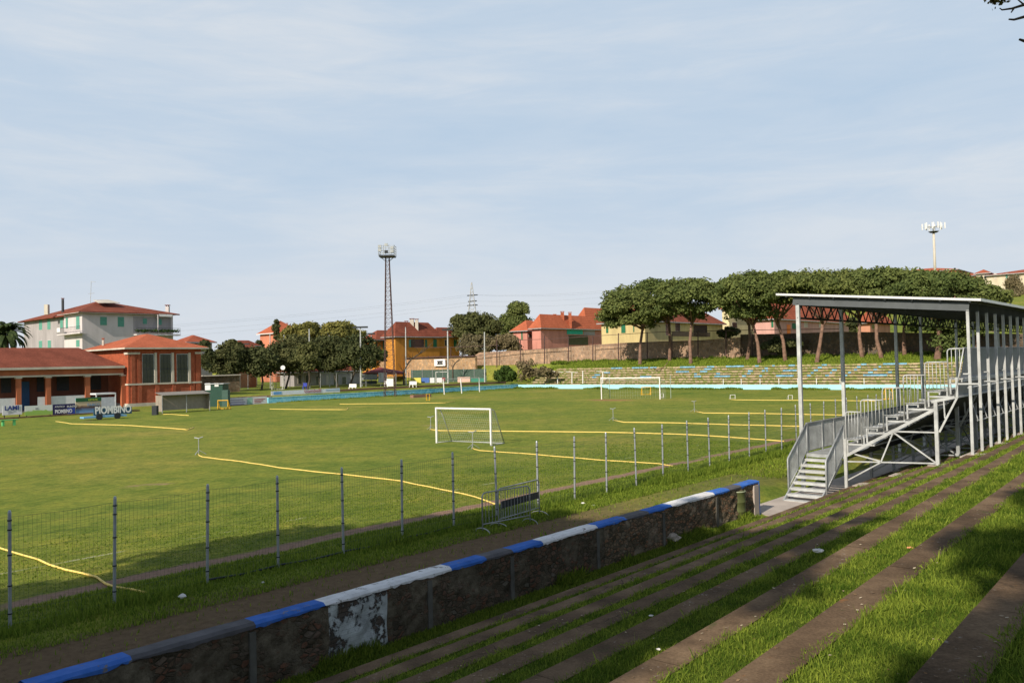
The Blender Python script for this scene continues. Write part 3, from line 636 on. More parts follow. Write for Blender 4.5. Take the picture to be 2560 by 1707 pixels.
# stepped end railings
SL=[10.33,9.80,9.07,8.39,7.71,7.02,6.54]
for k in range(6):
    zt_=2.57+.42*k; a,b=SL[k],SL[k+1]; zb_=1.62+.42*k-.10; T=T0-.02; r=.022
    x=MB(); cor=[W(T,a-.1*(1-math.cos(R(q))),zt_-.1+.1*math.sin(R(q))) for q in (0,30,60,90)]
    low=zb_-.42 if k else -.35
    x.tube([W(T,a,low)]+cor+[W(T,b,zt_)],r,8)
    if k==5: x.tube([W(T,b,zt_),W(T,6.84,3.12)],r,8)
    else: x.tube([W(T,b,zt_),W(T,b,zt_-.35)],r,8)
    x.tube([W(T,a,zb_+.12),W(T,b+(.3 if k==5 else 0),zb_+.12)],.012,6)
    nb=5 if k not in (0,5) else (4 if k==0 else 3)
    for j in range(1,nb+1):
        s=a+(b-a)*j/(nb+1); x.tube([W(T,s,zb_+.12),W(T,s,zt_)],.011,6)
    x.build('end_railing',GA,gs,smooth=True)
# walkway balustrade
bal=[29.65,31.1,32.3]+[33.6+1.35*i for i in range(28)]
x=MB()
for t in bal: x.beam(W(t,11.76,.95),W(t,11.76,2.12),.06,.06,up=TDIR)
x.beam(W(29.62,11.76,2.11),W(bal[-1],11.76,2.11),.05,.05); x.beam(W(29.62,11.76,1.13),W(bal[-1],11.76,1.13),.04,.04)
x.build('walkway_railing',GD,gs)
def meshpanel(name,corners,par,step=.045,th=.006):
    a,b,c,d=[Vector(p) for p in corners]  # a-b bottom, d-c top
    x=MB(); L=(b-a).length; H=(d-a).length; n=max(2,int(L/step)); mh=max(2,int(H/(step*1.6)))
    for j in range(1,n): u=j/n; x.beam(a+(b-a)*u,d+(c-d)*u,th,th)
    for j in range(1,mh): u=j/mh; x.beam(a+(d-a)*u,b+(c-b)*u,th,th)
    return x.build(name,GA,par)
meshpanel('railing_infill',(W(29.68,11.76,1.14),W(48,11.76,1.14),W(48,11.76,2.09),W(29.68,11.76,2.09)),gs,.03,.009)
# stairs
st=MB()
ND=8
for k in range(1,ND+1):
    t=29.56-.285*k; z=1.05-.168*k; st.tbox(t,t+.27,10.49,11.72,z-.045,z); st.tbox(t+.002,t+.02,10.49,11.72,z-.085,z-.046)
st.build('stair_treads',GA,gs)
x=MB()
for s in (10.50,11.70):
    x.beam(W(29.5,s,.86),W(27.3,s,-.36),.05,.12)
x.build('stair_stringers',GD,gs)
for s,name in ((11.76,'stair_handrail'),(10.45,'stair_handrail')):
    x=MB(); x.tube([W(29.6,s,2.09),W(27.92,s,1.04),W(27.88,s,.98),W(27.88,s,-.36)],.03,8)
    x.tube([W(29.6,s,2.09),W(29.6,s,.9)],.03,8); x.tube([W(28.72,s,1.52),W(28.72,s,.45)],.022,8); x.tube([W(29.58,s,1.12),W(27.9,s,.05)],.02,8)
    x.build(name,GD,gs,smooth=True)
    meshpanel('handrail_infill',(W(27.92,s,.07),W(29.58,s,1.12),W(29.58,s,2.06),W(27.92,s,1.0)),gs,.035,.008)
# concrete footings stepping up under the stand
x=MB()
for k in range(0,4):
    e0,e1=EP(k,30.2),EP(k,30.2,-1.2)
    s_a=TS(e0)[1]; s_b=TS(e1)[1]; z=.05+.41*k
    x.tbox(T0-.35+.1*k,T0+.55,s_b+.02,s_a-.02,z-.3,z+.02)
    for i in range(1,12): 
        e0=EP(k,30.2+4*i); s_a=TS(e0)[1]; x.tbox(T0+3.9*i,T0+3.9*i+.7,s_a-.8,s_a-.02,z-.3,z+.02)
x.tbox(T0-.3,TE,6.2,6.7,1.0,1.25)
x.build('footings',M['slab'],gs)
# ================================================================ goals
WS=M['whitesteel']
netm=plain('net_cord',(.55,.55,.50),.9)
def net(name,quads,step,par,r=.0035):
    x=MB()
    for (a,b,c,d) in quads:
        a,b,c,d=map(Vector,(a,b,c,d)); n=max(2,int((b-a).length/step)); k=max(2,int((d-a).length/step))
        for j in range(n+1): u=j/n; x.beam(a+(b-a)*u,d+(c-d)*u,r,r)
        for j in range(k+1): u=j/k; x.beam(a+(d-a)*u,b+(c-b)*u,r,r)
    return x.build(name,netm,par)
L0,R0=G(1092,1107),G(1228,1114); LB,RB=G(1130,1103.5),G(1261,1109); H=2.02
sg=thing('training_goal',(L0+R0)/2,'small white portable goal with a net standing alone on the pitch','goal')
MB().beam(L0,L0+UP*H,.085,.085,up=TDIR).beam(R0,R0+UP*H,.085,.085,up=TDIR).beam(L0+UP*H-(R0-L0).normalized()*.042,R0+UP*H+(R0-L0).normalized()*.042,.085,.085).build('front_frame',WS,sg)
bk=lambda F0,B0,u:F0+(B0-F0)*u
LT,RT_=bk(L0,LB,.35)+UP*(H-.12),bk(R0,RB,.35)+UP*(H-.12)
x=MB()
for f0,tp,bb in ((L0,LT,LB),(R0,RT_,RB)):
    x.tube([f0+UP*H,bk(f0+UP*H,tp,.7),tp+(-UP*.15),bb+UP*.03],.026,8); x.tube([bb+UP*.03,f0+UP*.03],.024,8)
x.tube([LB+UP*.03,RB+UP*.03],.026,8); x.build('rear_frame',M['galv'],sg,smooth=True)
net('net',[(L0+UP*H,R0+UP*H,RT_,LT),(LT,RT_,RB,LB),(L0,LB,LT,L0+UP*H),(R0,RB,RT_,R0+UP*H)],.14,sg,.004)
# far goal
L1,R1=G(1508,998),G(1646,998); mid=(L1+R1)/2; dirg=(R1-L1).normalized(); L1,R1=mid-dirg*3.55,mid+dirg*3.55; H1=2.46; bkd=Vector((-dirg.y,dirg.x,0)); bkd=bkd if bkd.y>0 else -bkd
fg=thing('football_goal',mid,'full-size white football goal in front of the far terrace','goal')
MB().tube([L1,L1+UP*H1],.065,10).tube([R1,R1+UP*H1],.065,10).tube([L1+UP*H1-dirg*.06,R1+UP*H1+dirg*.06],.065,10).build('goal_frame',WS,fg)
BL,BR=L1+bkd*2.2,R1+bkd*2.2
x=MB()
for p in (BL+dirg*.2,BR+dirg*.6): x.tube([p,p+UP*2.7],.035,8)
x.build('net_poles',plain('grey_green_pole',(.30,.36,.30),.6),fg)
net('net',[(L1+UP*H1,R1+UP*H1,BR+UP*2.1,BL+UP*2.1),(BL+UP*2.1,BR+UP*2.1,BR,BL),(L1,BL,BL+UP*2.1,L1+UP*H1),(R1,BR,BR+UP*2.1,R1+UP*H1)],.30,fg,.006)
def mini(px0,px1,yt,yb,Y,mat,label,group,depth=.7,r=.035,base=True,z=0.):
    a,b=AY(px0,yb,Y),AY(px1,yb,Y); zt_=AY(px0,yt,Y).z; a.z=b.z=gz(a)+z; h=zt_-a.z
    d=(b-a).normalized(); n=Vector((-d.y,d.x,0)); o=thing('mini_goal',(a+b)/2,label,'goal',group)
    MB().tube([a,a+UP*h,b+UP*h,b],r,8).build('front_frame',mat,o)
    x=MB()
    for p in (a,b): x.tube([p+UP*h,p+n*depth+UP*.02,p+UP*.02],r*.7,6)
    x.tube([a+n*depth+UP*.02,b+n*depth+UP*.02],r*.7,6); x.build('rear_frame',mat,o); return o
YY=lambda y,px,z=0.: (lambda v:v.y)(G(px,y,z))
mini(1826,1838,987,996.5,YY(996.5,1830),WS,'tiny white goal frame beside the start of the farthest yellow hose','tiny white goals on the far half',.5,.03)
mini(1971,1981,988,997.5,YY(997.5,1975),WS,'tiny white goal frame just left of the first grandstand column','tiny white goals on the far half',.5,.03)
mini(1605,1627,968,987,YY(987,1615),M['yellow'],'small yellow goal frame seen through the full-size goal','small yellow goals',.9,.05)
mini(1652,1659,984,994,YY(994,1655),WS,'tiny white goal frame right behind the right post of the full-size goal','tiny white goals on the far half',.5,.03)
mini(2214,2232,972,999,YY(999,2222),M['yellow'],'yellow goal frame seen through the grandstand end railing','small yellow goals',.9,.05)
mini(545,570,1001,1022.5,YY(1022.5,560),M['yellow'],'yellow goal frame standing between the dugout and the white boards','small yellow goals',.8,.07)
mini(1066,1074,985,1001,YY(1001,1070),M['yellow'],'thin faded yellow frame in front of the blue wall','small yellow goals',.6,.03)
# wide white frame by the blue wall
a,b,c=G(1111,986),G(1154.5,983.5),G(1199,979.5)
o=thing('white_goal_frame',b,'wide white three-legged goal frame leaning by the left blue wall','goal')
h=2.3; bk_=Vector((-.3,.5,0))
MB().beam(a,a+bk_*.5+UP*h,.11,.11,up=TDIR).beam(b,b+bk_*.5+UP*h,.11,.11,up=TDIR).beam(c,c+bk_*.2+UP*h,.11,.11,up=TDIR).beam(a+bk_*.5+UP*h,c+bk_*.2+UP*h,.09,.09).build('frame',WS,o)
# T posts at the far stand
for px,yt,yb,lab in ((1394,929,962,'leftmost white T-topped pole behind the far blue wall'),(1430,930,963,'second white T-topped pole from the left behind the far blue wall'),(1457,927,963,'white pole between the T-topped pole and the full-size goal'),(1507,929,962,'white T-topped pole rising behind the left post of the full-size goal')):
    Y=YT(px,112.0); p=AY(px,yb,Y); q=AY(px,yt,Y); o=thing('floodlit_pole' if False else 'training_pole',p,lab,'pole','white poles behind the far blue wall'); ar=Vector((1,.25,0)).normalized()
    x=MB().tube([p,q],.07,8); x.build('pole',WS,o)
    if px!=1457: MB().beam(q-ar*1.1+UP*.1,q+ar*1.0-UP*.1,.1,.08).build('arm',WS,o)
# ================================================================ hoses and sprinklers
HO=[([(0-60,1352),(0,1371),(60,1390),(100,1400),(165,1426),(235,1446),(262,1462),(283,1470),(365,1484)],None,'yellow irrigation hose nearest the left edge of the photo'),
([(497,1136),(507,1143),(600,1155),(700,1170),(855,1187),(1002,1204),(1075,1219),(1130,1229),(1190,1243),(1208,1248),(1222,1254),(1240,1263)],(491,1112),'yellow irrigation hose running to the crowd barriers'),
([(1182,1121),(1200,1127),(1300,1134),(1400,1143),(1500,1151),(1600,1157),(1650,1160),(1692,1168)],(1179,1106),'yellow irrigation hose right in front of the small portable goal'),
([(1077,1074),(1100,1077),(1300,1079),(1500,1081),(1700,1086),(1800,1092),(1850,1096),(1960,1104)],(1075,1060),'long yellow irrigation hose passing behind the small portable goal'),
([(1533,1051),(1560,1056),(1700,1058),(1850,1063),(1990,1066),(2100,1068)],(1531,1036),'yellow irrigation hose starting right of the full-size goal, middle of three'),
([(1736,1029),(1760,1033),(1900,1034),(2000,1036.5),(2110,1038)],(1734,1019),'yellow irrigation hose starting near the right centre of the pitch'),
([(1822,999),(1840,1000),(1950,1001),(2100,1001.5),(2190,1003)],None,'farthest yellow hose beside the tiny white goals'),
([(140,1054),(158,1056),(180,1060),(300,1063),(400,1069),(470,1075),(484,1069)],None,'yellow irrigation hose on the grass in front of the dugout'),
([(675,1023),(760,1024),(865,1024.5),(871,1020)],None,'yellow irrigation hose in front of the left blue wall'),
([(850,1010.5),(1000,1009),(1110,1007.5),(1137,1004)],None,'faint yellow hose below the middle of the left blue wall'),
([(390,1036),(430,1036),(472,1039)],None,'short yellow hose lying at the foot of the dugout')]
for pts,spr,lab in HO:
    P=[G(x,y,0)+UP*.03 for x,y in pts]
    Q=[]
    for i in range(len(P)-1):
        k=max(2,int((P[i+1]-P[i]).length/.8)); k=min(k,14)
        for j in range(k):
            u=j/k; p=P[i].lerp(P[i+1],u); L=(P[i+1]-P[i]).normalized(); sd_=Vector((-L.y,L.x,0)); p=p+sd_*(.05*math.sin(p.x*1.7+p.y*.9)+.03*math.sin(p.y*3.1)); Q.append(p)
    Q.append(P[-1]); dist=P[len(P)//2].length
    o=MB().tube(Q,.025 if dist<40 else .033,6).build('irrigation_hose',M['hose'],None,origin=P[0],smooth=True); tag(o,lab,'hose','yellow irrigation hoses on the pitch')
    if spr:
        b=P[0]; b=Vector((b.x,b.y,0)); h=min(1.1,max(.7,(HC-0)*0+ (G(*spr,0)-b).length*0+.85))
        s_=thing('sprinkler',b,'grey tripod sprinkler at the end of the '+{491:'hose that runs to the crowd barriers',1179:'hose in front of the small goal',1075:'long hose left of the small goal',1531:'middle hose right of the full-size goal',1734:'hose near the right centre of the pitch'}[spr[0]],'sprinkler','tripod sprinklers on the pitch')
        x=MB().tube([b,b+UP*h],.022,6)
        for an in (20,140,260): x.tube([b+UP*.25,b+Vector((math.cos(R(an)),math.sin(R(an)),0))*.38],.014,6)
        x.build('stand',GD,s_); MB().tube([b+UP*h-Vector((.22,0,-.06)),b+UP*(h+.02),b+UP*h+Vector((.2,.1,.09))],.03,6).build('nozzle',GD,s_)
# ================================================================ litter
def lump(name,p,r,mat,label,cat,seed,flat=.5):
    random.seed(seed); x=MB(); n=10; rings=5; b=0
    for i in range(rings):
        th=math.pi*(i+.5)/rings
        for k in range(n):
            q=r*(1+random.uniform(-.3,.3)); an=2*math.pi*k/n; x.v.append((p.x+q*math.sin(th)*math.cos(an)*1.3,p.y+q*math.sin(th)*math.sin(an),p.z+flat*r*(1-math.cos(th))*random.uniform(.85,1.1)))
    for i in range(rings-1):
        for k in range(n): x.f.append((i*n+k,(i+1)*n+k,(i+1)*n+(k+1)%n,i*n+(k+1)%n))
    x.f.append(tuple((rings-1)*n+k for k in range(n)));
    o=x.build(name,mat,None,origin=p); tag(o,label,cat); return o
paper=plain('crumpled_paper',(.70,.68,.64),.9); rock=plain('pale_stone',(.38,.33,.27),.95,var=.3,scale=9)
lump('stone',G(1681,1355,-.25),.15,rock,'pale stone lying below the end of the brick wall','stone',1,.8)
lump('litter',G(2045,1381,1.76),.06,paper,'white crumpled litter on the half-shaded grass right of centre','litter',2)
lump('litter',G(455,1496,0),.055,paper,'white litter on the path beside the left part of the wire fence','litter',3,.9)
lump('litter',G(657,1457,0),.035,paper,'tiny white scrap below the fourth fence post from the left','litter',4)
lump('litter',G(1457,1259,0),.05,paper,'white scrap in the grass right of the crowd barriers','litter',5)
lump('litter',G(1484,1264,0),.04,paper,'smaller white scrap right of the crowd barriers','litter',6)
lump('litter',G(2402,1183,1.4),.07,paper,'white scrap on the sunlit terrace before the grandstand','litter',7)
lump('litter',G(1628,1540,1.76),.02,paper,'white scrap on the shaded grass of the middle terrace','litter',8)
lump('litter',G(1646,1624,1.76),.018,paper,'white scrap against the kerb at the bottom centre','litter',9)
lump('litter',G(2275,1371,2.1),.028,plain('orange_wrapper',(.7,.3,.15),.7),'small orange and white wrapper on the kerb edge','litter',10)
# ================================================================ trees
def leafcloud(name,par,centers,rb,nl,ls,mat,seed,squash=.8,origin=None,aspect=.55,jit=.9):
    g=np.random.default_rng(seed); C=np.asarray(centers,dtype=float); n=len(C)*nl
    b=np.repeat(np.arange(len(C)),nl); r=np.asarray(rb,dtype=float); r=r if r.ndim else np.full(len(C),float(r))
    d=g.normal(size=(n,3)); d/=np.linalg.norm(d,axis=1)[:,None]; d[:,2]=np.where(d[:,2]<-.45,-d[:,2],d[:,2])
    P=C[b]+d*(r[b]*g.uniform(.4,1.22,n))[:,None]*np.array([1,1,squash])
    nm=d+g.normal(size=(n,3))*jit*.6; nm/=np.linalg.norm(nm,axis=1)[:,None]
    a=np.cross(nm,g.normal(size=(n,3))); a/=np.linalg.norm(a,axis=1)[:,None]; c=np.cross(nm,a)
    L=ls*g.uniform(.6,1.4,n)[:,None]; v=np.stack([P-a*L,P-c*L*aspect,P+a*L,P+c*L*aspect],1).reshape(-1,3)
    tint=np.clip(g.uniform(.15,.85,len(C))[b]*.55+g.uniform(0,1,n)*.45,0,1)
    return npmesh(name,v,4,mat,par,tint,origin=(base_of(par) if par is not None else (0,0,0)))
def umb(center,R_,H_,nb,seed,under=.25):
    g=np.random.default_rng(seed); out=[]
    for i in range(nb):
        if g.random()<under:
            q=R_*math.sqrt(g.random())*.9; an=g.uniform(0,2*math.pi); out.append((center[0]+q*math.cos(an),center[1]+q*math.sin(an),center[2]-H_*.12+g.uniform(-.1,.25)*H_))
        else:
            q=math.sqrt(g.random()); an=g.uniform(0,2*math.pi); out.append((center[0]+R_*q*math.cos(an),center[1]+R_*q*math.sin(an),center[2]+H_*math.sqrt(max(0,1-q*q))*g.uniform(.75,1.05)))
    return out
def ball(center,rx,ry,rz_,nb,seed,shell=.7):
    g=np.random.default_rng(seed); out=[]
    for i in range(nb):
        d=g.normal(size=3); d/=np.linalg.norm(d); k=g.uniform(shell,1)if g.random()<.8 else g.uniform(.1,shell)
        out.append((center[0]+rx*d[0]*k,center[1]+ry*d[1]*k,center[2]+rz_*d[2]*k))
    return out
def pinetree(base,fork,crown_c,CR,CH,label,seed,rt=.32,nb=60,nl=110,ls=.30,mat=None,extra=None,group='umbrella pines on the bank behind the far terrace',limbs=7):
    random.seed(seed); base=Vector(base); fork=Vector(fork); cc=Vector(crown_c)
    o=thing('pine_tree',base,label,'tree',group); x=MB()
    mid=base.lerp(fork,.5)+Vector((random.uniform(-.35,.35),random.uniform(-.3,.3),0))
    x.tube([base-UP*.4,base+(mid-base)*.15,mid,fork],[rt*1.35,rt*1.05,rt*.85,rt*.7],9)
    for i in range(limbs):
        an=2*math.pi*i/limbs+random.uniform(-.3,.3); q=CR*random.uniform(.45,.8); e=Vector((cc.x+q*math.cos(an),cc.y+q*math.sin(an),cc.z+CH*random.uniform(.0,.5)))
        m1=fork.lerp(e,.45)+UP*random.uniform(-.3,.5)-UP*.4; x.tube([fork-UP*random.uniform(0,1.),m1,e],[rt*.5,rt*.34,rt*.12],6)
    x.tube([fork,cc+UP*CH*.4],[rt*.6,rt*.2],6)
    x.build('trunk',M['trunk'],o,smooth=True)
    C=umb(cc,CR*.92,CH*.9,nb,seed)
    if extra: 
        for (ex,er,eh,en) in extra: C+=umb(ex,er,eh,en,seed+5)
    leafcloud('crown',o,C,np.random.default_rng(seed).uniform(.7,1.25,len(C))*min(CR,7)*.24,nl,ls,mat or M['pine'],seed,.75)
    return o
def AT(px,py,t): return AY(px,py,YT(px,t))
PN=[ # base px,py, fork px,py, crown x0,x1,ytop,ybot, t, label
(1600,907,1608,812,1500,1648,722,812,124,'leftmost umbrella pine on the bank, leaning trunk before the yellow house'),
(1674,896,1673,800,1562,1702,698,792,129,'second umbrella pine from the left with a thin crooked trunk'),
(1727,900,1730,796,1640,1800,700,778,124,'umbrella pine with a forked trunk whose bare limb reaches right'),
(1868,888,1872,800,1765,1880,700,775,129,'slim umbrella pine just left of the fifth trunk by the cream house'),
(1899,895,1881,806,1795,1965,686,768,123,'umbrella pine with left-leaning trunk before the pink house'),
(1963,891,1943,800,1890,2025,688,750,126,'umbrella pine just left of the first grandstand column'),
(2041,891,2058,800,1955,2130,685,752,123,'umbrella pine between the first two grandstand columns'),
(2155,885,2148,790,2050,2230,682,752,128,'umbrella pine seen under the roof between second and third columns'),
(2204,882,2190,795,2130,2310,678,750,126,'umbrella pine with a slanting trunk left of the third grandstand column'),
(2261,882,2262,795,2200,2370,686,752,131,'umbrella pine behind the narrow gap of third and fourth columns'),
(2342,886,2345,800,2245,2435,686,762,124,'broad thick-trunked umbrella pine right of the fourth grandstand column'),
(2440,890,2440,800,2345,2500,704,775,128,'rightmost umbrella pine, its crown above the rear roof edge')]
for i,(bx,by,fx,fy,x0,x1,yt,yb,t,lab) in enumerate(PN):
    b=AT(bx,by,t); Yb=b.y; f_=AY(fx,fy,Yb); c=AY((x0+x1)/2,yb-8,Yb); top=AY((x0+x1)/2,yt,Yb); CR=(x1-x0)/2/F*Yb*1.12; CH=top.z-c.z
    b.z=gz(b); extra=None
    if i==2: extra=[(AY(1745,792,Yb),1.2,.8,4)]
    if i==4: extra=[(AY(1860,798,Yb),2.6,1.2,9),(AY(1900,790,Yb),2.2,1.0,6)]
    if i==0: extra=[(AY(1535,800,Yb),2.6,1.4,8),(AY(1640,785,Yb),2.8,1.2,8)]
    if i==10: extra=[(AY(2330,815,Yb),3.4,1.6,12),(AY(2375,870,Yb),1.8,1.0,5),(AY(2400,830,Yb),3.0,1.4,9)]
    if i==11: extra=[(AY(2470,820,Yb),3.,1.5,9)]
    pinetree(b,f_,c,CR,CH,lab,100+i,rt=.42 if i==10 else .3,nb=int(34+CR*6.5),nl=210,ls=.245,extra=extra)
# bare limb of the third pine + broken branch lying on the terrace
b=AT(1727,900,124); o=thing('fallen_branch',AT(1650,922,117),'bare broken branch lying on the top rows of the far terrace','branch')
MB().tube([AT(1632,919,117.5),AT(1645,923,117),AT(1660,918,118),AT(1670,905,119)],[.05,.09,.07,.03],6).build('limb',M['trunk'],o)
# other trees ---------------------------------------------------------------
def rtree(name,base_px,Y,zb,crowns,label,mat,seed,rt=.2,nl=220,ls=.25,trunk=True,group=None,bmat=None,rbk=.36):
    b=AY(base_px,900,Y); b.z=zb if zb is not None else gz(b); o=thing(name,b,label,'tree' if 'tree' in name or name=='cypress' else 'shrub',group); random.seed(seed); x=MB(); C=[];RB=[]
    for (x0,x1,yt,yb,nb,dY) in crowns:
        c=AY((x0+x1)/2,(yt+yb)/2,Y+dY); rx=(x1-x0)/2/F*Y; rz_=(yb-yt)/2/F*Y; cs_=ball(c,rx*.88,rx*.75,rz_*.84,nb,seed+len(C)); C+=cs_; RB+=[min(rx,rz_)*rbk*random.uniform(.8,1.3)*1.25]*0+list(np.random.default_rng(seed).uniform(.8,1.25,nb)*min(rx,rz_)*rbk*1.3)
        if trunk:
            e=c-UP*rz_*.2; x.tube([b-UP*.3,b.lerp(e,.35)+Vector((random.uniform(-.3,.3),random.uniform(-.2,.2),0)),e],[rt,rt*.8,rt*.4],7)
            for q in random.sample(cs_,min(6,len(cs_))): x.tube([b.lerp(e,.6),(b.lerp(e,.6)+Vector(q))/2+UP*.2,Vector(q)],[rt*.5,rt*.3,rt*.1],5)
    if trunk: x.build('trunk',bmat or M['bark'],o)
    leafcloud('crown' if trunk else 'foliage',o,C,RB,nl,ls,mat,seed,.9); return o
OAK='dark trees behind the left blue wall'
rtree('pine_tree',815,170,.9,[(703,820,808,866,40,0),(785,914,803,872,44,2)],'wide light-green flat-topped tree behind the dark oaks',M['umb'],21,group=OAK,ls=.34)
rtree('oak_tree',584,138,.9,[(520,612,868,945,34,0),(560,610,852,905,18,0)],'dark oak standing alone left of the other dark trees',M['oak'],22,group=OAK)
rtree('oak_tree',652,140,.9,[(608,694,866,946,38,0)],'low dark oak at the left end of the tree row behind goal frames',M['oak'],23,group=OAK)
rtree('oak_tree',712,145,.9,[(664,794,844,938,58,1)],'broad dark oak left of the paler central tree',M['oak'],24,group=OAK)
rtree('olive_tree',768,138,.9,[(744,798,858,930,26,-1)],'paler rounded tree in the middle of the dark oak row',M['olive'],25,group=OAK)
rtree('oak_tree',846,148,.9,[(780,876,846,934,50,1)],'dark oak right of the paler central tree',M['oak'],26,group=OAK)
rtree('oak_tree',870,144,.9,[(846,946,846,928,46,0)],'rightmost dark oak, its bare leaning trunk before grey banners',M['oak'],27,group=OAK)
rtree('oak_tree',800,158,.9,[(725,870,850,932,52,0)],'dark oak in the middle of the row behind the paler tree',M['oak'],41,group=OAK)
rtree('shrub',955,150,1.,[(925,968,876,905,14,0)],'bright green bush right of the dark oaks under the orange house',M['bush'],28,trunk=False)
rtree('shrub',512,130,0.6,[(498,530,850,930,16,0)],'dark shrub behind the right end of the brick clubhouse',M['oak'],29,trunk=False)
rtree('cypress',691,190,3.,[(683,699,797,856,20,0)],'tall thin cypress in front of the salmon house',M['oak'],30,nl=90,ls=.25,trunk=False,rbk=.55,group='cypresses')
rtree('cypress',650,185,3.,[(641,660,848,892,16,0)],'shorter pointed cypress left of the tall thin one',M['oak'],31,nl=90,ls=.25,trunk=False,rbk=.5,group='cypresses')
rtree('pine_tree',1198,205,5.,[(1130,1252,785,860,64,0),(1128,1158,782,815,10,0)],'rounded pine with dark trunk right of the orange house',M['olive'],32,rt=.3,ls=.34)
rtree('pine_tree',1290,225,5.,[(1238,1334,785,860,46,0),(1260,1326,757,805,28,0)],'tall dark pine between the rounded pine and the pink house',M['pine'],33,rt=.3,ls=.34)
rtree('shrub',1215,190,5.2,[(1140,1250,838,894,40,0)],'greyish thicket above the stone wall under the rounded pine',M['brush'],34,trunk=False,group='thickets above the stone wall')
rtree('shrub',1270,188,5.5,[(1228,1306,838,888,30,0)],'brownish thicket left of the pink house',M['brush'],35,trunk=False,group='thickets above the stone wall')
rtree('shrub',1262,160,.9,[(1238,1292,918,962,26,0)],'leafy green shrub at the foot of the stone wall corner',M['bush'],36,trunk=False)
rtree('shrub',1330,150,2.,[(1290,1350,895,958,22,0)],'sparse dry shrub right of the green shrub below the wall',M['brush'],37,nl=50,trunk=False)
rtree('shrub',1385,142,2.,[(1335,1400,918,950,14,0)],'low sparse bush sloping up beside the left end of the terrace',M['brush'],42,nl=60,trunk=False)
rtree('shrub',1815,145,8.,[(1790,1850,818,846,20,0)],'dark rounded bush above the wall before the cream house',M['oak'],38,trunk=False)
rtree('shrub',1930,134,4.6,[(1900,2000,845,890,22,0)],'ivy and scrub climbing the shaded wall behind the pines',M['oak'],39,trunk=False)
for i,(x0,x1,yt,yb,Y,lab) in enumerate([(2515,2560,690,735,255,'pale leafless shrub in front of the right cream house'),(2530,2600,715,765,235,'olive-grey shrub on the hillside below the right cream house'),(2505,2545,725,752,225,'brownish shrub on the hillside beside the last pine'),(2120,2150,795,830,150,'dark shrub beside the terrace house seen under the roof')]):
    rtree('shrub',(x0+x1)/2,Y,None,[(x0,x1,yt,yb,16,0)],lab,M['brush'] if i!=3 else M['oak'],50+i,trunk=False)
def barren(base,tip,px_pts,Y,label,seed,rt=.2):
    o=thing('bare_tree',AY(base[0],base[1],Y),label,'tree','bare leaning trees before the stone wall'); random.seed(seed); x=MB()
    P=[AY(a,b,Y) for a,b in px_pts]; x.tube(P,[rt*(1-.7*i/(len(P)-1)) for i in range(len(P))],7)
    for i in range(1,len(P)):
        for k in range(4):
            d=Vector((random.uniform(-1,1),random.uniform(-1,1),random.uniform(.2,1))).normalized(); q=P[i]+d*random.uniform(.8,1.9); x.tube([P[i],q,q+(d+UP*.4)*.6],[rt*.28,rt*.15,.02],5)
    x.build('trunk',M['bark'],o); return o
barren((1010,962),None,[(1010,962),(1009,930),(1018,912),(1030,896),(1048,885),(1060,876)],150,'dark bare tree leaning right in front of the brick-coloured wall, left one',61)
barren((1132,950),None,[(1132,950),(1132,918),(1138,907),(1148,899),(1156,890)],165,'smaller bare dark tree with a forked top below the pale plaster sign',62,.16)
# palm
pb=AY(18,880,118); pb.z=gz(pb); palm=thing('palm_tree',pb,'date palm with drooping fronds behind the left end of the clubhouse','tree')
pt=AY(12,838,118); MB().tube([pb,pb.lerp(pt,.5),pt],[.5,.42,.5],10).build('trunk',M['bark'],palm)
V=[];T_=[]; g=np.random.default_rng(5)
for i in range(70):
    an=g.uniform(0,2*math.pi); e0=g.uniform(-.25,1.35); L=g.uniform(3.2,4.3); p=np.array(pt,dtype=float); hd=np.array([math.cos(an),math.sin(an),0]); side=np.array([-hd[1],hd[0],0]); n=16
    for j in range(n):
        el=e0-1.9*(j/n)**1.3; d=hd*math.cos(el)+np.array([0,0,math.sin(el)]); q=p+d*L/n; w=.42*math.sin(math.pi*(j+1.5)/(n+2))
        for s_ in (-1,1):
            V+= [p,p+side*s_*w-np.array([0,0,.22*w])+d*.12,q+side*s_*w*.9-np.array([0,0,.25*w])+d*.12,q]; T_.append(g.uniform(.1,.9))
        p=q
npmesh('fronds',np.array(V),4,M['palm'],palm,np.array(T_),origin=base_of(palm))
# ================================================================ the far terrace
FTN=111.2
ft=thing('far_terrace',W(114,52,.0),'long stepped concrete terrace with flaking blue paint behind the far goal','terrace')
def terr_mat():
    m,nt,b,tc=newmat('terrace_risers',.95,spec=.1); v=tc.outputs['Object']
    n=noise(nt,v,.9,6,.7); c=ramp(nt,n,[(.35,(.26,.21,.11)),(.5,(.42,.33,.21)),(.68,(.50,.40,.29))]); n2=noise(nt,v,1.8,4,.6)
    c=mix(nt,smooth(nt,n2,.44,.56),c,(.19,.21,.06)); nt.link(c,b.inputs['Base Color']); bumpn(nt,b,n,.4,.04); return m
tm=terr_mat(); tg=plain('terrace_turf',(.16,.17,.04),.95,var=.4,scale=1.5,c2=(.32,.28,.09),bump=.5)
rows=8; rh=.355; rd=.98; SA,SZ=8.,94.
slope=lambda s:0
for k in range(rows):
    z=.62+rh*k; t=FTN+.6+rd*k; x=MB(); x.tbox(t,t+.3,SA,SZ-k*.2,z-rh*.2,z+rh*.55); x.build('riser',tm,ft)
    x=MB(); x.tbox(t+.3,t+rd+.02,SA,SZ-k*.2,z-.3,z+rh*.50); x.build('tread',tg,ft)
pbk=plain('flaking_blue_paint',(.17,.36,.50),.9,var=.5,scale=2.5)
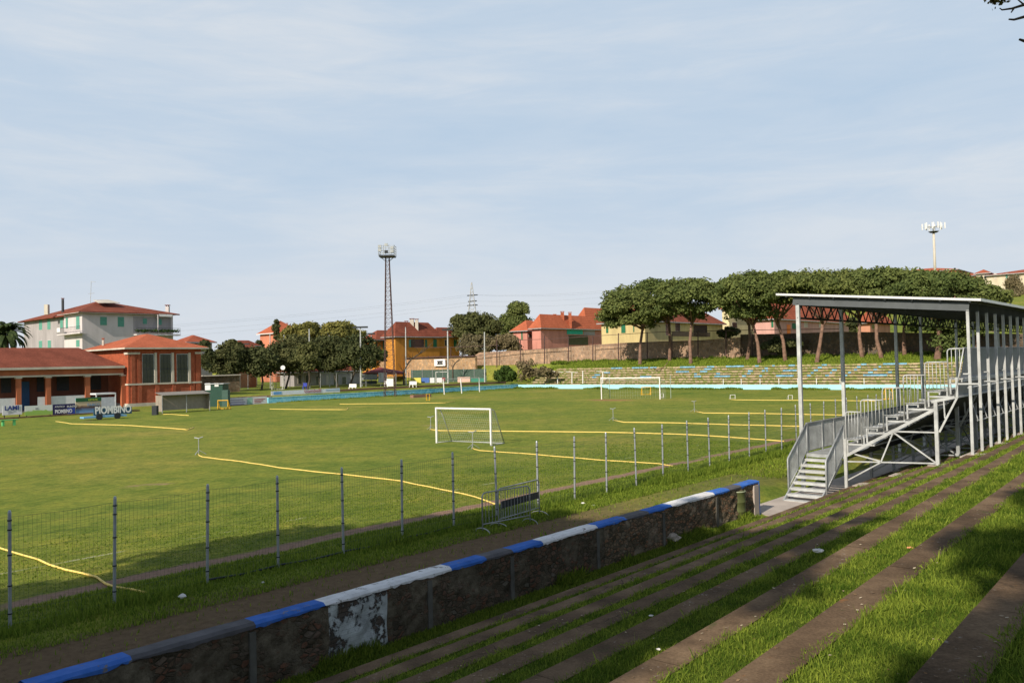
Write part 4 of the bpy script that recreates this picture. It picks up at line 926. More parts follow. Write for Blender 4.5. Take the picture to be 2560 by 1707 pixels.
bl=[(0,[(1528,1556),(1580,1620),(1626,1642),(1700,1738),(1768,1786),(1815,1860),(1888,1897),(1931,1937),(1972,1988),(2055,2068),(2153,2167),(2208,2268)]),
(1,[(1760,1780),(1912,1920),(2045,2055),(2143,2152),(2197,2203)]),
(2,[(1510,1525),(1690,1722),(1750,1768),(1870,1882),(1905,1912),(1915,1920),(1957,1992),(2035,2045),(2080,2092),(2135,2143),(2184,2193)]),
(3,[(1486,1500),(1735,1742),(1790,1800),(1868,1876),(2027,2034),(2075,2080),(2120,2128),(2170,2182),(2220,2230)]),
(4,[(1480,1490),(1600,1628),(1735,1752),(1786,1825),(1855,1865),(1898,1905),(1940,1984),(2017,2026),(2063,2072),(2112,2118),(2158,2218)])]
for r_,L in bl:
    k=7-r_; z=.62+rh*k; t=FTN+.6+rd*k
    for a,b_ in L:
        sa_=onT(a,930,t)[0]; sb_=onT(b_,930,t)[0]; MB().tbox(t-.012,t+.14,sb_,sa_,z-rh*.0,z+rh*.55+.012).build('blue_patch',pbk,ft)
def stub(px):
    t=FTN+.25; p=AY(px,950,YT(px,t)); return p
x=MB()
for px in (1808,1853,1900,1947,1994,2041,2100,2160): p=stub(px); x.tube([Vector((p.x,p.y,.5)),Vector((p.x,p.y,1.5))],.045,6)
x.build('rail_stubs',M['whitesteel'],ft)
o=MB().tbox(FTN-.55,FTN-.2,SA,95.0,-.1,.66).build('blue_wall',M['cyan'],None,origin=W(FTN,50,0)); tag(o,'low bright cyan wall between the far goal and the stepped terrace','wall')
def bwm():
    m,nt,b,tc=newmat('worn_blue_wall',.9,spec=.15); v=tc.outputs['Object']; n=noise(nt,v,1.6,7,.7,1.5)
    c=ramp(nt,n,[(.32,(.09,.38,.52)),(.47,(.18,.52,.68)),(.6,(.32,.64,.74)),(.75,(.50,.70,.74))]); nt.link(c,b.inputs['Base Color']); bumpn(nt,b,n,.5,.05); return m
bw=thing('blue_wall',W(80,95.4,0),'long low worn blue wall along the left side of the pitch','wall')
tb0=onS(671,1000,95.3)[0]; x=MB()
x.tbox(tb0,111,95.3,95.6,-.1,.70); x.build('wall_body',bwm(),bw); MB().tbox(tb0,111,95.26,95.64,.70,.74).build('pale_coping',M['cyan'],bw)
# stone walls
SW=stone_mat('rubble_stone',(.46,.31,.21),(.30,.21,.15),(.34,.25,.18),1.5)
SW2=stone_mat('coursed_stone',(.50,.33,.19),(.38,.25,.15),(.36,.26,.17),1.1)
def longwall(name,label,pts,mat,th=.6,cap=None):
    o=thing(name,Vector((*pts[0][0].xy,pts[0][1])),label,'wall'); x=MB()
    for i in range(len(pts)-1):
        (a,za,zt_),(b,zb_,zt2)=pts[i],pts[i+1]; d=(b-a); d.z=0; d.normalize(); n=Vector((d.y,-d.x,0))*th
        a0=Vector((a.x,a.y,za)); b0=Vector((b.x,b.y,zb_)); a1=Vector((a.x,a.y,zt_)); b1=Vector((b.x,b.y,zt2))
        x.hexa([a0,b0,b0-n,a0-n,a1,b1,b1-n,a1-n])
    x.build('wall_body',mat,o)
    if cap:
        x=MB()
        for i in range(len(pts)-1):
            (a,za,zt_),(b,zb_,zt2)=pts[i],pts[i+1]; x.beam(Vector((a.x,a.y,zt_+.08)),Vector((b.x,b.y,zt2+.08)),th+.2,.16)
        x.build('coping',cap,o)
    return o
def wp(px,yt,t,zb): p=AT(px,yt,t); return (p,zb,p.z)
longwall('stone_wall','long rubble stone wall behind the pines and the far terrace',[wp(1180,893,132.5,.5),wp(1198,881,132.5,.5),wp(1260,878,132.5,1.),wp(1400,868.5,132.5,2.),wp(1553,857,132.5,3.),wp(1757,850,132.5,3.5),wp(1850,843,132.5,3.5)],SW)
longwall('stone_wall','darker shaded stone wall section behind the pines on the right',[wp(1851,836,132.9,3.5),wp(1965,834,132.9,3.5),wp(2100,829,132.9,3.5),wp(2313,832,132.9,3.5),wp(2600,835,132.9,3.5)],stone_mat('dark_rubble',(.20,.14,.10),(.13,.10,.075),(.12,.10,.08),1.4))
lw=longwall('stone_wall','lower coursed stone wall with a white sign left of the rubble wall',[wp(930,899,129,.5),wp(989,897,129,.5),wp(1120,893,129,.5),wp(1188,891,129,.5)],SW2,cap=M['rust'])
# white sign with black shape on it
p0=AT(1086,897,128.6); sn=thing('wall_sign',p0,'white rectangular sign with a black geometric mark on the stone wall','sign'); q0=AT(1115,915,128.6)
def facebox(a_px,t,x0,y0,x1,y1,th): 
    s0,z1_=onT(x0,y0,t); s1_,z0_=onT(x1,y1,t); return t-th,t,s1_,s0,z0_,z1_
MB().tbox(*facebox(0,128.6,1086,898,1114,914.5,.1)).build('panel',M['white'],sn)
bp=plain('black_paint',(.03,.03,.03),.8); x=MB()
for bx in ((1093,902,1107,904.5),(1093,908.5,1107,911),(1094.5,904.5,1098.5,908.5),(1099,905,1103,907.5),(1103.5,904.5,1106,908.5)): x.tbox(*facebox(0,128.49,*bx,.03))
x.build('black_mark',bp,sn)
# tall rusty wire fence on top of / before the walls
tf=thing('ball_fence',AT(1400,900,131.5),'tall rusty post-and-rail ball fence standing in front of the stone walls','fence')
FP=[(1071,890,945),(1127,868,945),(1183,890,945),(1242,848,940),(1301,848,935),(1361,838,928),(1421,840,922),(1482,840,912),(1546,833,905),(1618,830,900),(1680,835,898),(1745,828,896),(1815,828,894),(1880,823,890)]
for px,yt,yb in FP:
    a,b=AT(px,yb,131.5),AT(px,yt,131.5); MB().beam(a,b,.14,.14,up=TDIR).build('post',M['rust'],tf)
x=MB()
for seq in ([(989,869),(1127,868),(1242,863)],[(1290,850),(1361,848),(1482,840),(1650,830),(1880,825),(2100,822)],[(989,893),(1190,889),(1301,876),(1421,868)],[(1483,865),(1620,856),(1760,851)]):
    for i in range(len(seq)-1): x.beam(AT(*seq[i],131.4),AT(*seq[i+1],131.4),.09,.09)
x.build('rails',M['rust'],tf)
# ================================================================ houses
def tbx(t0,t1,s0,s1,z0,z1): return MB().tbox(t0,t1,s0,s1,z0,z1)
def hip(t0,t1,s0,s1,z,rise,ov,th=.14):
    a,b,c,d=t0-ov,t1+ov,s0-ov,s1+ov; x=MB()
    if (b-a)>=(d-c): h=(d-c)/2; r0,r1=W(a+h,(c+d)/2,z+rise),W(b-h,(c+d)/2,z+rise); 
    else: h=(b-a)/2; r0,r1=W((a+b)/2,c+h,z+rise),W((a+b)/2,d-h,z+rise)
    P=[W(a,c,z),W(a,d,z),W(b,d,z),W(b,c,z)]; B=[p-UP*th for p in P]
    if (b-a)>=(d-c): F_=[(0,4,1),(1,4,5,2),(2,5,3),(3,5,4,0)]
    else: F_=[(0,4,3),(3,4,5,2),(2,5,1),(1,5,4,0)]
    x.add(P+[r0,r1],F_); x.add(P+B,[(0,1,5,4),(1,2,6,5),(2,3,7,6),(3,0,4,7),(7,6,5,4)]); return x,(r0,r1)
def house(name,label,pl,pc,pr,Y,zb,ye,rise,wm,rm,wins=(),ov=.7,chim=(),group=None,trim=None,fascia='d',depth_l=None):
    C=AY(pc,ye,Y); t0,s0=TS(C); ze=C.z
    s1=onT(pl,ye,t0)[0]; t1=onS(pr,ye,s0)[0]
    o=thing(name,W((t0+t1)/2,(s0+s1)/2,zb),label,'house',group)
    tbx(t0,t1,s0,s1,zb-3,ze).build('wall',wm,o)
    x,_=hip(t0,t1,s0,s1,ze+.02,rise,ov); rf=x.build('roof',rm,o)
    if fascia=='d': fascia=M['galvd']
    if fascia: 
        x=MB(); a,b,c,d=t0-ov-.03,t1+ov+.03,s0-ov-.03,s1+ov+.03; z0_,z1_=ze-.2,ze
        x.tbox(a,b,c,c+.06,z0_,z1_); x.tbox(a,a+.06,c+.07,d,z0_,z1_); x.build('gutter',fascia,o)
    for w in wins:
        x0,y0,x1,y1,mat=w[:5]; kind=w[5] if len(w)>5 else 'window'
        if (x0+x1)/2>=pc: a,zt_=onS(x0,y0,s0); b,zb_=onS(x1,y1,s0); f=lambda e,o_:MB().tbox(a-e,b+e,s0-o_,s0+.02,zb_-e,zt_+e)
        else: a,zt_=onT(x0,y0,t0); b,zb_=onT(x1,y1,t0); f=lambda e,o_:MB().tbox(t0-o_,t0+.02,b-e,a+e,zb_-e,zt_+e)
        if kind=='window':
            fr=f(.07,.035).build('window',trim or M['cream'],o); f(0,.05).build('pane',mat,fr)
        else: f(0,.06).build(kind,mat,o)
    for ch in chim:
        px,yt,yb,w,mat=ch[:5]; Yc=ch[5] if len(ch)>5 else Y+3+(abs((t1-t0)+(s1-s0)))*.18; p=AY(px,yb,Yc); q=AY(px,yt,Yc); h=w/2
        h*=.45; c=MB().box(p.x-h,p.x+h,p.y-h,p.y+h,p.z-2.6,q.z).build('chimney',mat,o); MB().box(p.x-h*1.3,p.x+h*1.3,p.y-h*1.3,p.y+h*1.3,q.z+.15,q.z+.27).box(p.x-h*.8,p.x-h*.6,p.y-h*.8,p.y+h*.8,q.z,q.z+.15).box(p.x+h*.6,p.x+h*.8,p.y-h*.8,p.y+h*.8,q.z,q.z+.15).build('chimney_cap',rm,c)
    return o,(t0,t1,s0,s1,ze)
SH,DS,GL=M['shutter'],M['dkshutter'],M['glass']
# white apartment block
pinkw=M['whiteplaster']
ab,(t0,t1,s0,s1,ze)=house('apartment_block','pale three-storey apartment block with green shutters behind the clubhouse',160,205,432,135,0,779,3.3,pinkw,M['red_tile2'],[(250,792,267,813,SH),(294,792,310,817,SH),(191,791,199,822,SH,'shutter'),(165,794,170,820,SH,'shutter'),(191,850,199,866,SH,'shutter'),(252,862,268,880,SH)],ov=.8,fascia=M['whiteplaster'],trim=M['whiteplaster'],chim=[(419,766,777,1.3,M['whiteplaster'],151),(157,749,762,.7,M['dark'],147)])
for ch_ in list(ab.children):
    if ch_.name.startswith('roof'): bpy.data.objects.remove(ch_)
# left wing set back
tw=t0+2.2; sw0=s1+.01; sw1=onT(60,790,tw)[0]
tbx(tw,t1-2,sw0,sw1,-2,ze-.03).build('wing_wall',M['greyplaster'],ab); ov_=.85; zr=ze+.02; ap_=W(t0+6.6,s0+9.2,0); ap_.z=AY(240,752,ap_.y).z
RP=[W(t0-ov_,s0-ov_,zr),W(t1+ov_,s0-ov_,zr),W(t1+ov_,sw1+ov_,zr),W(tw-ov_,sw1+ov_,zr),W(tw-ov_,s1+ov_,zr),W(t0-ov_,s1+ov_,zr),ap_]; x=MB(); x.add(RP,[(1,0,6),(2,1,6),(3,2,6),(4,3,6),(5,4,6),(0,5,6)]); lo_=[p-UP*.14 for p in RP[:6]]; x.add(RP[:6]+lo_,[(i,(i+1)%6,6+(i+1)%6,6+i) for i in range(6)]+[(6,7,8,9,10,11)]); x.build('roof',M['red_tile2'],ab)
for (x0,y0,x1,y1) in ((98,799,106,824),(119,797,127,823),(98,852,106,872),(120,851,128,872),(151,794,158,820)):
    a,zt_=onT(x0,y0,tw); b,zb_=onT(x1,y1,tw); f=MB().tbox(tw-.035,tw+.02,b-.06,a+.06,zb_-.06,zt_+.06).build('window',M['whiteplaster'],ab); MB().tbox(tw-.06,tw-.04,b,a,zb_,zt_).build('shutter',SH,f)
a,zt_=onT(145,836,t0-.9); b,_=onT(203,836,t0-.9)
bc=MB().tbox(t0-1.1,t0,b,a,zt_-.2,zt_).build('balcony',M['whiteplaster'],ab)
x=MB(); 
for i in range(24): s_=b+(a-b)*i/23; x.tbox(t0-1.08,t0-1.05,s_-.012,s_+.012,zt_,zt_+.95)
x.tbox(t0-1.09,t0-1.04,b,a,zt_+.95,zt_+1.); x.build('balcony_railing',M['dark'],bc)
MB().tbox(t0-1.16,t0-1.0,a-1.5,a-.2,zt_+.35,zt_+1.05).build('hanging_laundry',M['white'],ab)
# recessed right balcony: dark opening with slab
a,zt_=onS(333,790,s0); b,_=onS(431,790,s0); _,zb_=onS(333,835,s0); _,zbm=onS(333,832,s0)
MB().tbox(a,b-.3,s0-.04,s0+.01,zbm+.02,zt_-.1).build('loggia_wall',M['greyplaster'],ab)
bc=MB().tbox(a,b+.8,s0-1.3,s0-.05,zb_-.25,zb_-.02).build('balcony',M['whiteplaster'],ab)
x=MB()
for i in range(30): t=a+(b+.8-a)*i/29; x.tbox(t-.012,t+.012,s0-1.27,s0-1.24,zb_,zb_+1.)
x.tbox(a,b+.8,s0-1.28,s0-1.23,zb_+1.,zb_+1.05); x.build('balcony_railing',M['dark'],bc)
for (x0,y0,x1,y1) in ((357,796,367,810),(392,797,404,812)):
    c,zt2=onS(x0,y0,s0); d,zb2=onS(x1,y1,s0); MB().tbox(c,d,s0-.07,s0-.045,zb2,zt2).build('shutter',SH,ab)
c,zt2=onS(398,785,s0-1.2); d,zb2=onS(431,792,s0-1.2); MB().tbox(c,d,s0-1.22,s0-1.16,zb2,zt2).build('awning',M['white'],ab)
c,_=onS(394,785,s0-1.2); MB().tbox(c,c+.15,s0-1.25,s0-1.1,zb_,ze-.2).build('balcony_post',M['whiteplaster'],ab)
leafcloud('balcony_plants',ab,[tuple(W(a+(b-a)*u,s0-1.1,zb_+.45)) for u in np.linspace(.03,1.05,14)],.42,45,.14,M['bush'],9)
# roof light sheet + aerial
P=[AY(233,752,142),AY(247,759,140),AY(300,759,143),AY(270,751,146)]; x=MB().slab([p+UP*.15 for p in (P[0],P[1],P[2],P[3])],.08); x.build('roof_panel',M['cream'],ab)
x=MB().tube([AY(226,757,142),AY(228,703,142)],.04,5); x.beam(AY(226,704,142),AY(239,705,142),.06); x.beam(AY(221,734,142),AY(236,733,142),.06); x.build('aerial',M['galvd'],ab)
x=MB().box(*(lambda p:(p.x-.32,p.x+.32,p.y-.32,p.y+.32,p.z-1.5,p.z+.25))(AY(117,765,145))); x.build('chimney',M['cream'],ab)
# brick clubhouse: tall block
cb_,(t0,t1,s0,s1,ze)=house('clubhouse','red brick clubhouse block with three tall windows and hipped tiled roof',222,320,502,107,0,869,2.0,M['brick_red'],M['orange_tile'],[],ov=.75,chim=[(258,850,862,.5,M['cream'])],fascia=M['cream'])
cream=M['cream']
for x0,x1 in ((356,383),(400,426),(442,468)):
    a,zt_=onS(x0,886,s0); b,_=onS(x1,886,s0); _,zb_=onS(x0,958,s0)
    f=MB().tbox(a-.1,b+.1,s0-.05,s0+.02,zb_-.05,zt_+.1).build('window',M['galvd'],cb_); MB().tbox(a,b,s0-.07,s0-.045,zb_,zt_).build('pane',GL,f)
    x=MB(); zm=zb_+(zt_-zb_)*.5; x.tbox(a,b,s0-.09,s0-.065,zm-.06,zm+.06)
    for u in (.33,.66): x.tbox(a+(b-a)*u-.02,a+(b-a)*u+.02,s0-.09,s0-.065,zb_,zt_)
    for u in (.25,.75): x.tbox(a,b,s0-.088,s0-.063,zb_+(zt_-zb_)*u-.02,zb_+(zt_-zb_)*u+.02)
    x.build('glazing_bars',M['dark'],f)
    MB().tbox(b+.1,b+.42,s0-.16,s0+.02,zb_-.1,zt_+.22).build('pilaster',cream,cb_); MB().tbox(a-.3,a-.1,s0-.1,s0+.02,zb_-.1,zt_+.12).build('pilaster',M['brick_red'],cb_)
_,zs=onS(320,961,s0); _,zs2=onS(320,884,s0); _,zp=onS(320,1009,s0)
MB().tbox(t0-.1,t1+.05,s0-.12,s0+.02,zs-.12,zs+.1).tbox(t0-.12,t0-.005,s0+.03,s1*0+s0+1.2,zs-.12,zs+.1).build('string_course',cream,cb_)
MB().tbox(t0-.12,t0+1.5,s0-.14,s0+.02,zs2-.1,zs2+.16).tbox(t1-.9,t1+.05,s0-.14,s0+.02,zs2-.1,zs2+.16).tbox(t0-.14,t0-.005,s0+.03,s0+.9,zs2-.1,zs2+.16).build('capital_band',cream,cb_)
MB().tbox(t0-.15,t1+.1,s0-.2,s0+.02,-.1,zp).tbox(t0-.2,t0-.005,s0+.03,s1,-.1,zp).build('plinth',cream,cb_)
for px in (332,348,392,434,480,494):
    a,_=onS(px-5,900,s0); b,_=onS(px+5,900,s0); MB().tbox(a,b,s0-.1,s0+.01,zp+.01,zs-.13 if px in(392,434) else zs2-.11).build('brick_pilaster',M['brick_red'],cb_)
# low wing with portico
pw=thing('portico_wing',W(35,108,0),'long low red clubhouse wing with a tiled roof and open portico','building')
sp_=s0+1.0; ta=t0-.3; tb=onS(-160,920,sp_)[0]; _,zE=onS(316,914,sp_-.6); _,zR=onS(0,873,sp_+5); 
zR=zE+2.5
P=[W(tb,sp_-.7,zE),W(ta,sp_-.7,zE),W(ta-3.2,sp_+5.5,zR),W(tb,sp_+5.5,zR)]
x=MB().slab(P,.12); x.slab([W(tb,sp_+5.5,zR),W(ta-3.2,sp_+5.5,zR),W(ta,sp_+11,zE+.2),W(tb,sp_+11,zE+.2)],.12); x.build('roof',M['red_tile2'],pw)
MB().tbox(tb,ta,sp_-.76,sp_-.70,zE-.28,zE).build('gutter',cream,pw)
MB().tbox(tb,ta,sp_-.3,sp_+.1,zE-.95,zE-.15).build('red_beam',M['red_wall'],pw); MB().tbox(tb,ta,sp_-.36,sp_+.12,zE-1.15,zE-.955).build('white_beam',cream,pw)
for px in (-60,46,120,218,308):
    a,_=onS(px-6,960,sp_-.1); b,_=onS(px+6,960,sp_-.1); MB().tbox(a,b,sp_-.3,sp_+.1,-.1,zE-1.3).build('column',M['red_wall'],pw); MB().tbox(a-.08,b+.08,sp_-.36,sp_+.14,zE-1.3,zE-1.155).build('capital',cream,pw)
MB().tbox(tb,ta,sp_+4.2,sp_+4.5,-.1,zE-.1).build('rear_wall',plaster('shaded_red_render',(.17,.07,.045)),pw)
MB().tbox(tb,ta,sp_-.2,sp_+4.1,-.1,.12).build('floor',M['slab'],pw)
for x0,x1 in ((-40,38),(94,112),(126,213)):
    a,_=onS(x0,1000,sp_); b,_=onS(x1,1000,sp_); _,zt_=onS(x0,985,sp_); MB().tbox(a,b,sp_-.05,sp_+.03,-.0,1.75).build('white_panel',M['alu'],pw)
x0,x1=52,76; a,_=onS(x0,1000,sp_+3.8); b,_=onS(x1,1000,sp_+3.8); MB().tbox(a,b,sp_+4.1,sp_+4.19,.1,3.6).build('blue_door',plain('navy_door',(.03,.09,.2),.6),pw)
for x0,x1 in ((95,112),(145,175),(230,255),(5,30)):
    a,_=onS(x0,950,sp_+3.8); b,_=onS(x1,950,sp_+3.8); f=MB().tbox(a,b,sp_+4.12,sp_+4.19,2.3,zE-1.2).build('window',M['dark'],pw)
# orange house
def merge(o2,o1):
    for c in list(o2.children):
        c.location=Vector(c.location)+o2.location-o1.location; c.parent=o1
    bpy.data.objects.remove(o2)
oh,_q=house('house','orange house with brown tiled roof and green shutters behind the stone wall',962,988,1098,190,5,841,3.5,plaster('orange_render',(.62,.27,.045)),M['red_tile2'],[(1083,848,1092,868,DS,'shutter'),(1027,848,1060,868,GL,'loggia_opening'),(1022,849,1027,868,SH,'shutter'),(1062,849,1068,868,DS,'shutter')],chim=[(1016,805,817,1.6,M['cream']),(1030,799,813,2.,M['cream']),(1042,800,812,1.6,M['cream'])],group='houses beyond the stone walls')
o2,_q=house('house','x',1070,1092,1148,201,5,841,2.3,bpy.data.materials['orange_render'],M['red_tile2'],[(1112,850,1119,864,GL),(1134,848,1142,868,DS,'shutter')]); merge(o2,oh)
house('house','orange wing house left of the larger orange house, half behind the tall floodlight',905,940,1064,198,5,849,2.4,plaster('orange_render2',(.58,.24,.04)),M['red_tile2'],[(938,860,943,869,GL),(957,852,967,872,DS,'shutter')],group='houses beyond the stone walls')
house('house','salmon house with bright tiled roof behind the tall thin cypress',650,690,752,215,4,832,3.4,plaster('salmon_render',(.60,.22,.13)),M['orange_tile'],[(700,838,706,848,GL)],chim=[(718,810,818,.8,M['dark'])],group='houses beyond the stone walls',fascia=M['white'])
ph,_q=house('house','pink house with orange roof and a green awning right of the tall pine',1330,1352,1506,195,5.5,820,3.4,plaster('pink_render',(.62,.27,.21)),M['orange_tile'],[(1420,838,1470,862,GL,'loggia_opening'),(1417,820,1457,836,plain('green_awning',(.03,.42,.30),.7),'awning'),(1459,822,1487,838,M['greyplaster'],'blind')],chim=[(1387,788,800,1.5,M['brick_red']),(1406,781,794,1.8,M['brick_red']),(1425,783,794,1.6,M['brick_red'])],group='houses beyond the stone walls')
o2,_q=house('house','x',1283,1318,1362,200,5.5,826,2.6,bpy.data.materials['pink_render'],M['orange_tile'],[(1322,834,1328,843,GL),(1303,830,1307,850,DS,'shutter'),(1338,832,1346,850,DS,'shutter')]); merge(o2,ph)
house('house','pale house with orange roof just left of the first pine crown',1452,1462,1560,235,8,791,2.6,M['cream'],M['orange_tile'],[],group='houses beyond the stone walls')
house('house','yellow house with brown roof and green shutters behind the first pines',1503,1612,1806,160,6,802,4.4,plaster('yellow_render',(.62,.50,.24)),M['red_tile2'],[(1515,812,1521,832,DS,'shutter'),(1553,808,1564,832,DS,'shutter'),(1583,808,1586,830,DS,'shutter'),(1664,806,1672,838,GL),(1688,806,1700,828,GL),(1733,812,1768,842,GL,'loggia_opening'),(1680,829,1775,842,plain('grey_balcony',(.16,.11,.08),.8),'balcony')],group='houses beyond the stone walls')
house('house','tall cream house between the yellow house and the pink terrace house',1805,1822,1892,190,8,772,2.6,plaster('cream_yellow_render',(.72,.62,.36)),M['orange_tile'],[(1830,806,1842,819,GL),(1823,779,1829,789,M['brick_red'],'shutter'),(1856,768,1866,788,GL)],group='houses beyond the stone walls')
house('terrace_house','long pink terrace house with red roof behind pines and grandstand',1884,1935,2130,172,7.5,797,3.9,plaster('pink_render2',(.60,.34,.29)),M['red_tile'],[(1928,800,1934,818,DS,'shutter'),(1942,803,1949,818,DS,'shutter'),(1967,811,1976,835,plain('orange_door',(.75,.2,.03),.6),'door'),(1980,808,1990,822,DS,'shutter'),(2010,804,2019,818,M['cream']),(2047,802,2055,818,M['cream'])],group='houses beyond the stone walls')
house('terrace_house','reddish house farther right behind the grandstand columns',2150,2175,2225,165,8,806,2.2,plaster('salmon_render2',(.52,.25,.16)),M['red_tile'],[(2180,812,2187,822,GL)],group='houses beyond the stone walls')
house('house','orange-walled house on the hilltop behind the antenna mast',2205,2392,2425,285,20,673,2.0,plaster('bright_orange_render',(.60,.21,.10)),M['orange_tile'],[],group='hilltop houses')
house('house','cream house with green-shuttered windows on the hilltop at the right edge',2468,2650,2690,262,20,675,2.0,plaster('cream_render',(.62,.54,.40)),M['red_tile'],[(2485,684,2491,697,M['cream']),(2514,684,2520,696,SH),(2540,683,2546,696,SH),(2515,711,2521,722,GL),(2542,712,2546,722,GL)],ov=.9,group='hilltop houses')
house('house','small red-roofed house just left of the hilltop cream house',2405,2438,2450,310,20,688,1.6,M['red_wall'],M['red_tile'],[],group='hilltop houses')
house('house','low cream wing with two small windows joining the hilltop cream house',2440,2472,2480,275,20,682,1.4,plaster('cream_render3',(.60,.52,.39)),M['red_tile'],[(2453,688,2456,696,GL),(2462,687,2466,697,GL)],group='hilltop houses')
house('house','white-gabled house with red roof just right of the apartment block',434,470,530,165,2,855,1.5,M['cream'],M['red_tile'],[(500,862,508,872,GL)],group='houses behind the dark oaks')
house('house','cream house with low red roof left of the shorter cypress',575,590,642,180,2,864,1.2,plaster('sand_render',(.55,.42,.31)),M['red_tile2'],[(622,868,628,880,GL)],group='houses behind the dark oaks')
house('house','dark red house half hidden by the lone dark oak',592,600,640,160,2,874,1.,M['red_wall'],M['red_tile2'],[],group='houses behind the dark oaks')
# low building behind oak trees
sh_,_q=house('changing_rooms','low grey building with dark openings under the dark oaks',700,735,900,160,.9,930,1.5,M['greyplaster'],M['red_tile2'],[(745,938,752,958,GL),(764,938,776,956,GL),(790,940,800,962,GL),(815,938,821,962,M['cream'],'column'),(834,935,845,962,GL),(855,942,865,960,GL)])
# red canopy
cn=thing('red_canopy',AY(955,960,152),'dark red pitched canopy on posts behind the floodlight tower','canopy'); a=AY(905,932,150);b=AY(1008,932,150); ap_=AY(950,918,154)
x=MB(); A1,B1,C1,D1=a,b,b+Vector((0,8,.0)),a+Vector((0,8,0)); x.add([A1,B1,C1,D1,ap_],[(0,1,4),(1,2,4),(2,3,4),(3,0,4)]); x.add([A1,B1,B1-UP*.25,A1-UP*.25],[(3,2,1,0)]); x.build('roof',plain('dark_red_cloth',(.20,.04,.04),.8),cn)
for p in (A1,B1,C1,D1,(A1+B1)/2): MB().tube([Vector((p.x,p.y,.9)),p],.07,6).build('post',GD,cn)
# ================================================================ masts, poles, pylon
ft_b=AY(975,978,122); ft_b.z=gz(ft_b)
fl=thing('floodlight_tower',ft_b,'tall rusty lattice floodlight tower behind the left blue wall','tower')
topz=AY(973,641,122).z; hgt=topz-ft_b.z; tp=AY(973,641,122); RU=M['rust']; x=MB()
wb,wt_=.78,.25; legs=[]
def leg(i,u): sx,sy=((-1,-1),(1,-1),(1,1),(-1,1))[i]; w=wb+(wt_-wb)*min(1,u*1.08); c=Vector((ft_b.x,ft_b.y,ft_b.z)).lerp(Vector((ft_b.x,ft_b.y,topz)),u); return c+Vector((sx*w,sy*w,0))
for i in range(4): x.beam(leg(i,0),leg(i,1),.08,.08,up=TDIR)
nz=30
for j in range(nz):
    u0=(j/nz)**.92; u1=((j+1)/nz)**.92
    for i in range(4):
        k=(i+1)%4; x.beam(leg(i,u0),leg(k,u1),.035); x.beam(leg(i,u1),leg(k,u1),.03)
x.build('lattice_mast',RU,fl)
c=Vector((ft_b.x,ft_b.y,topz)); x=MB(); x.box(c.x-1.12,c.x+1.12,c.y-1,c.y+1,c.z-.12,c.z+.12)
for sx in (-1,1): x.beam(c+Vector((sx*1.0,0,-.1)),c+Vector((sx*.22,0,-.75)),.08)
x.build('platform',M['dark'],fl)
x=MB()
for h in (.35,.7,1.05,1.45):
    for y_ in (-1,1): x.beam(c+Vector((-1.15,y_,h)),c+Vector((1.15,y_,h)),.05)
    for x_ in (-1,1): x.beam(c+Vector((x_*1.15,-1,h)),c+Vector((x_*1.15,1,h)),.05)
for x_ in (-1.15,-.4,.4,1.15):
    for y_ in (-1,1): x.beam(c+Vector((x_,y_,0)),c+Vector((x_,y_,1.55)),.05)
x.build('cage',GD,fl)
for (dx,dz) in ((-.95,1.35),(-.95,.8),(0,.55),(0,1.55),(.85,1.1),(.85,.6)): 
    l=MB().box(c.x+dx-.24,c.x+dx+.24,c.y-1.2,c.y-.95,c.z+dz-.2,c.z+dz+.2).build('floodlight',M['dark'] if (dx,dz)==(0,.55) else GD,fl)
def pole(px,yt,yb,Y,r,label,lamp=None,mat=None):
    a=AY(px+1,yb,Y); b=AY(px,yt,Y); a.z=min(a.z,gz(a)+.05) if a.z<3 else a.z; o=thing('lamp_pole' if lamp else 'net_pole',a,label,'pole','tall poles round the side pitches')
    MB().tube([a,b],[r*1.15,r*.85],8).build('pole',mat or GA,o)
    if lamp: w=lamp; MB().box(b.x-w,b.x+w,b.y-.25,b.y+.25,b.z,b.z+.28).build('lamp_head',M['dark'],o); MB().tube([b,b+UP*.05],.2,8).build('bracket',GD,o)
pole(675,835,972,150,.09,'pole crossing the salmon house left of the dark oaks'); pole(710,837,965,150,.08,'thin pole just right of the tall cypress with a white disc')
pole(773,822,972,145,.11,'whitish pole rising from the paler central tree'); pole(823,838,966,150,.09,'thin grey pole right of the paler central tree')
pole(901,820,965,142,.12,'tall lamp pole with flat head left of the floodlight tower',1.25); pole(928,836,965,158,.07,'thin lamp pole between the lamp pole and floodlight tower',.7)
pole(1014,818,963,150,.1,'pale pole in front of the orange house'); pole(1119,826,950,155,.14,'thick pale pole carrying a dark lamp right of the orange house',1.0); pole(1211,830,957,160,.12,'pale pole before the rounded pine')
pole(617,862,950,165,.07,'street lamp behind the lone dark oak',.5)
# white round disc
p=AY(707,919,131); o=MB().tube([p,p+Vector((0,.1,0))],.36,16).build('round_sign',M['white'],None,origin=p); tag(o,'white round disc hanging beside a thin pole before the dark oaks','sign')
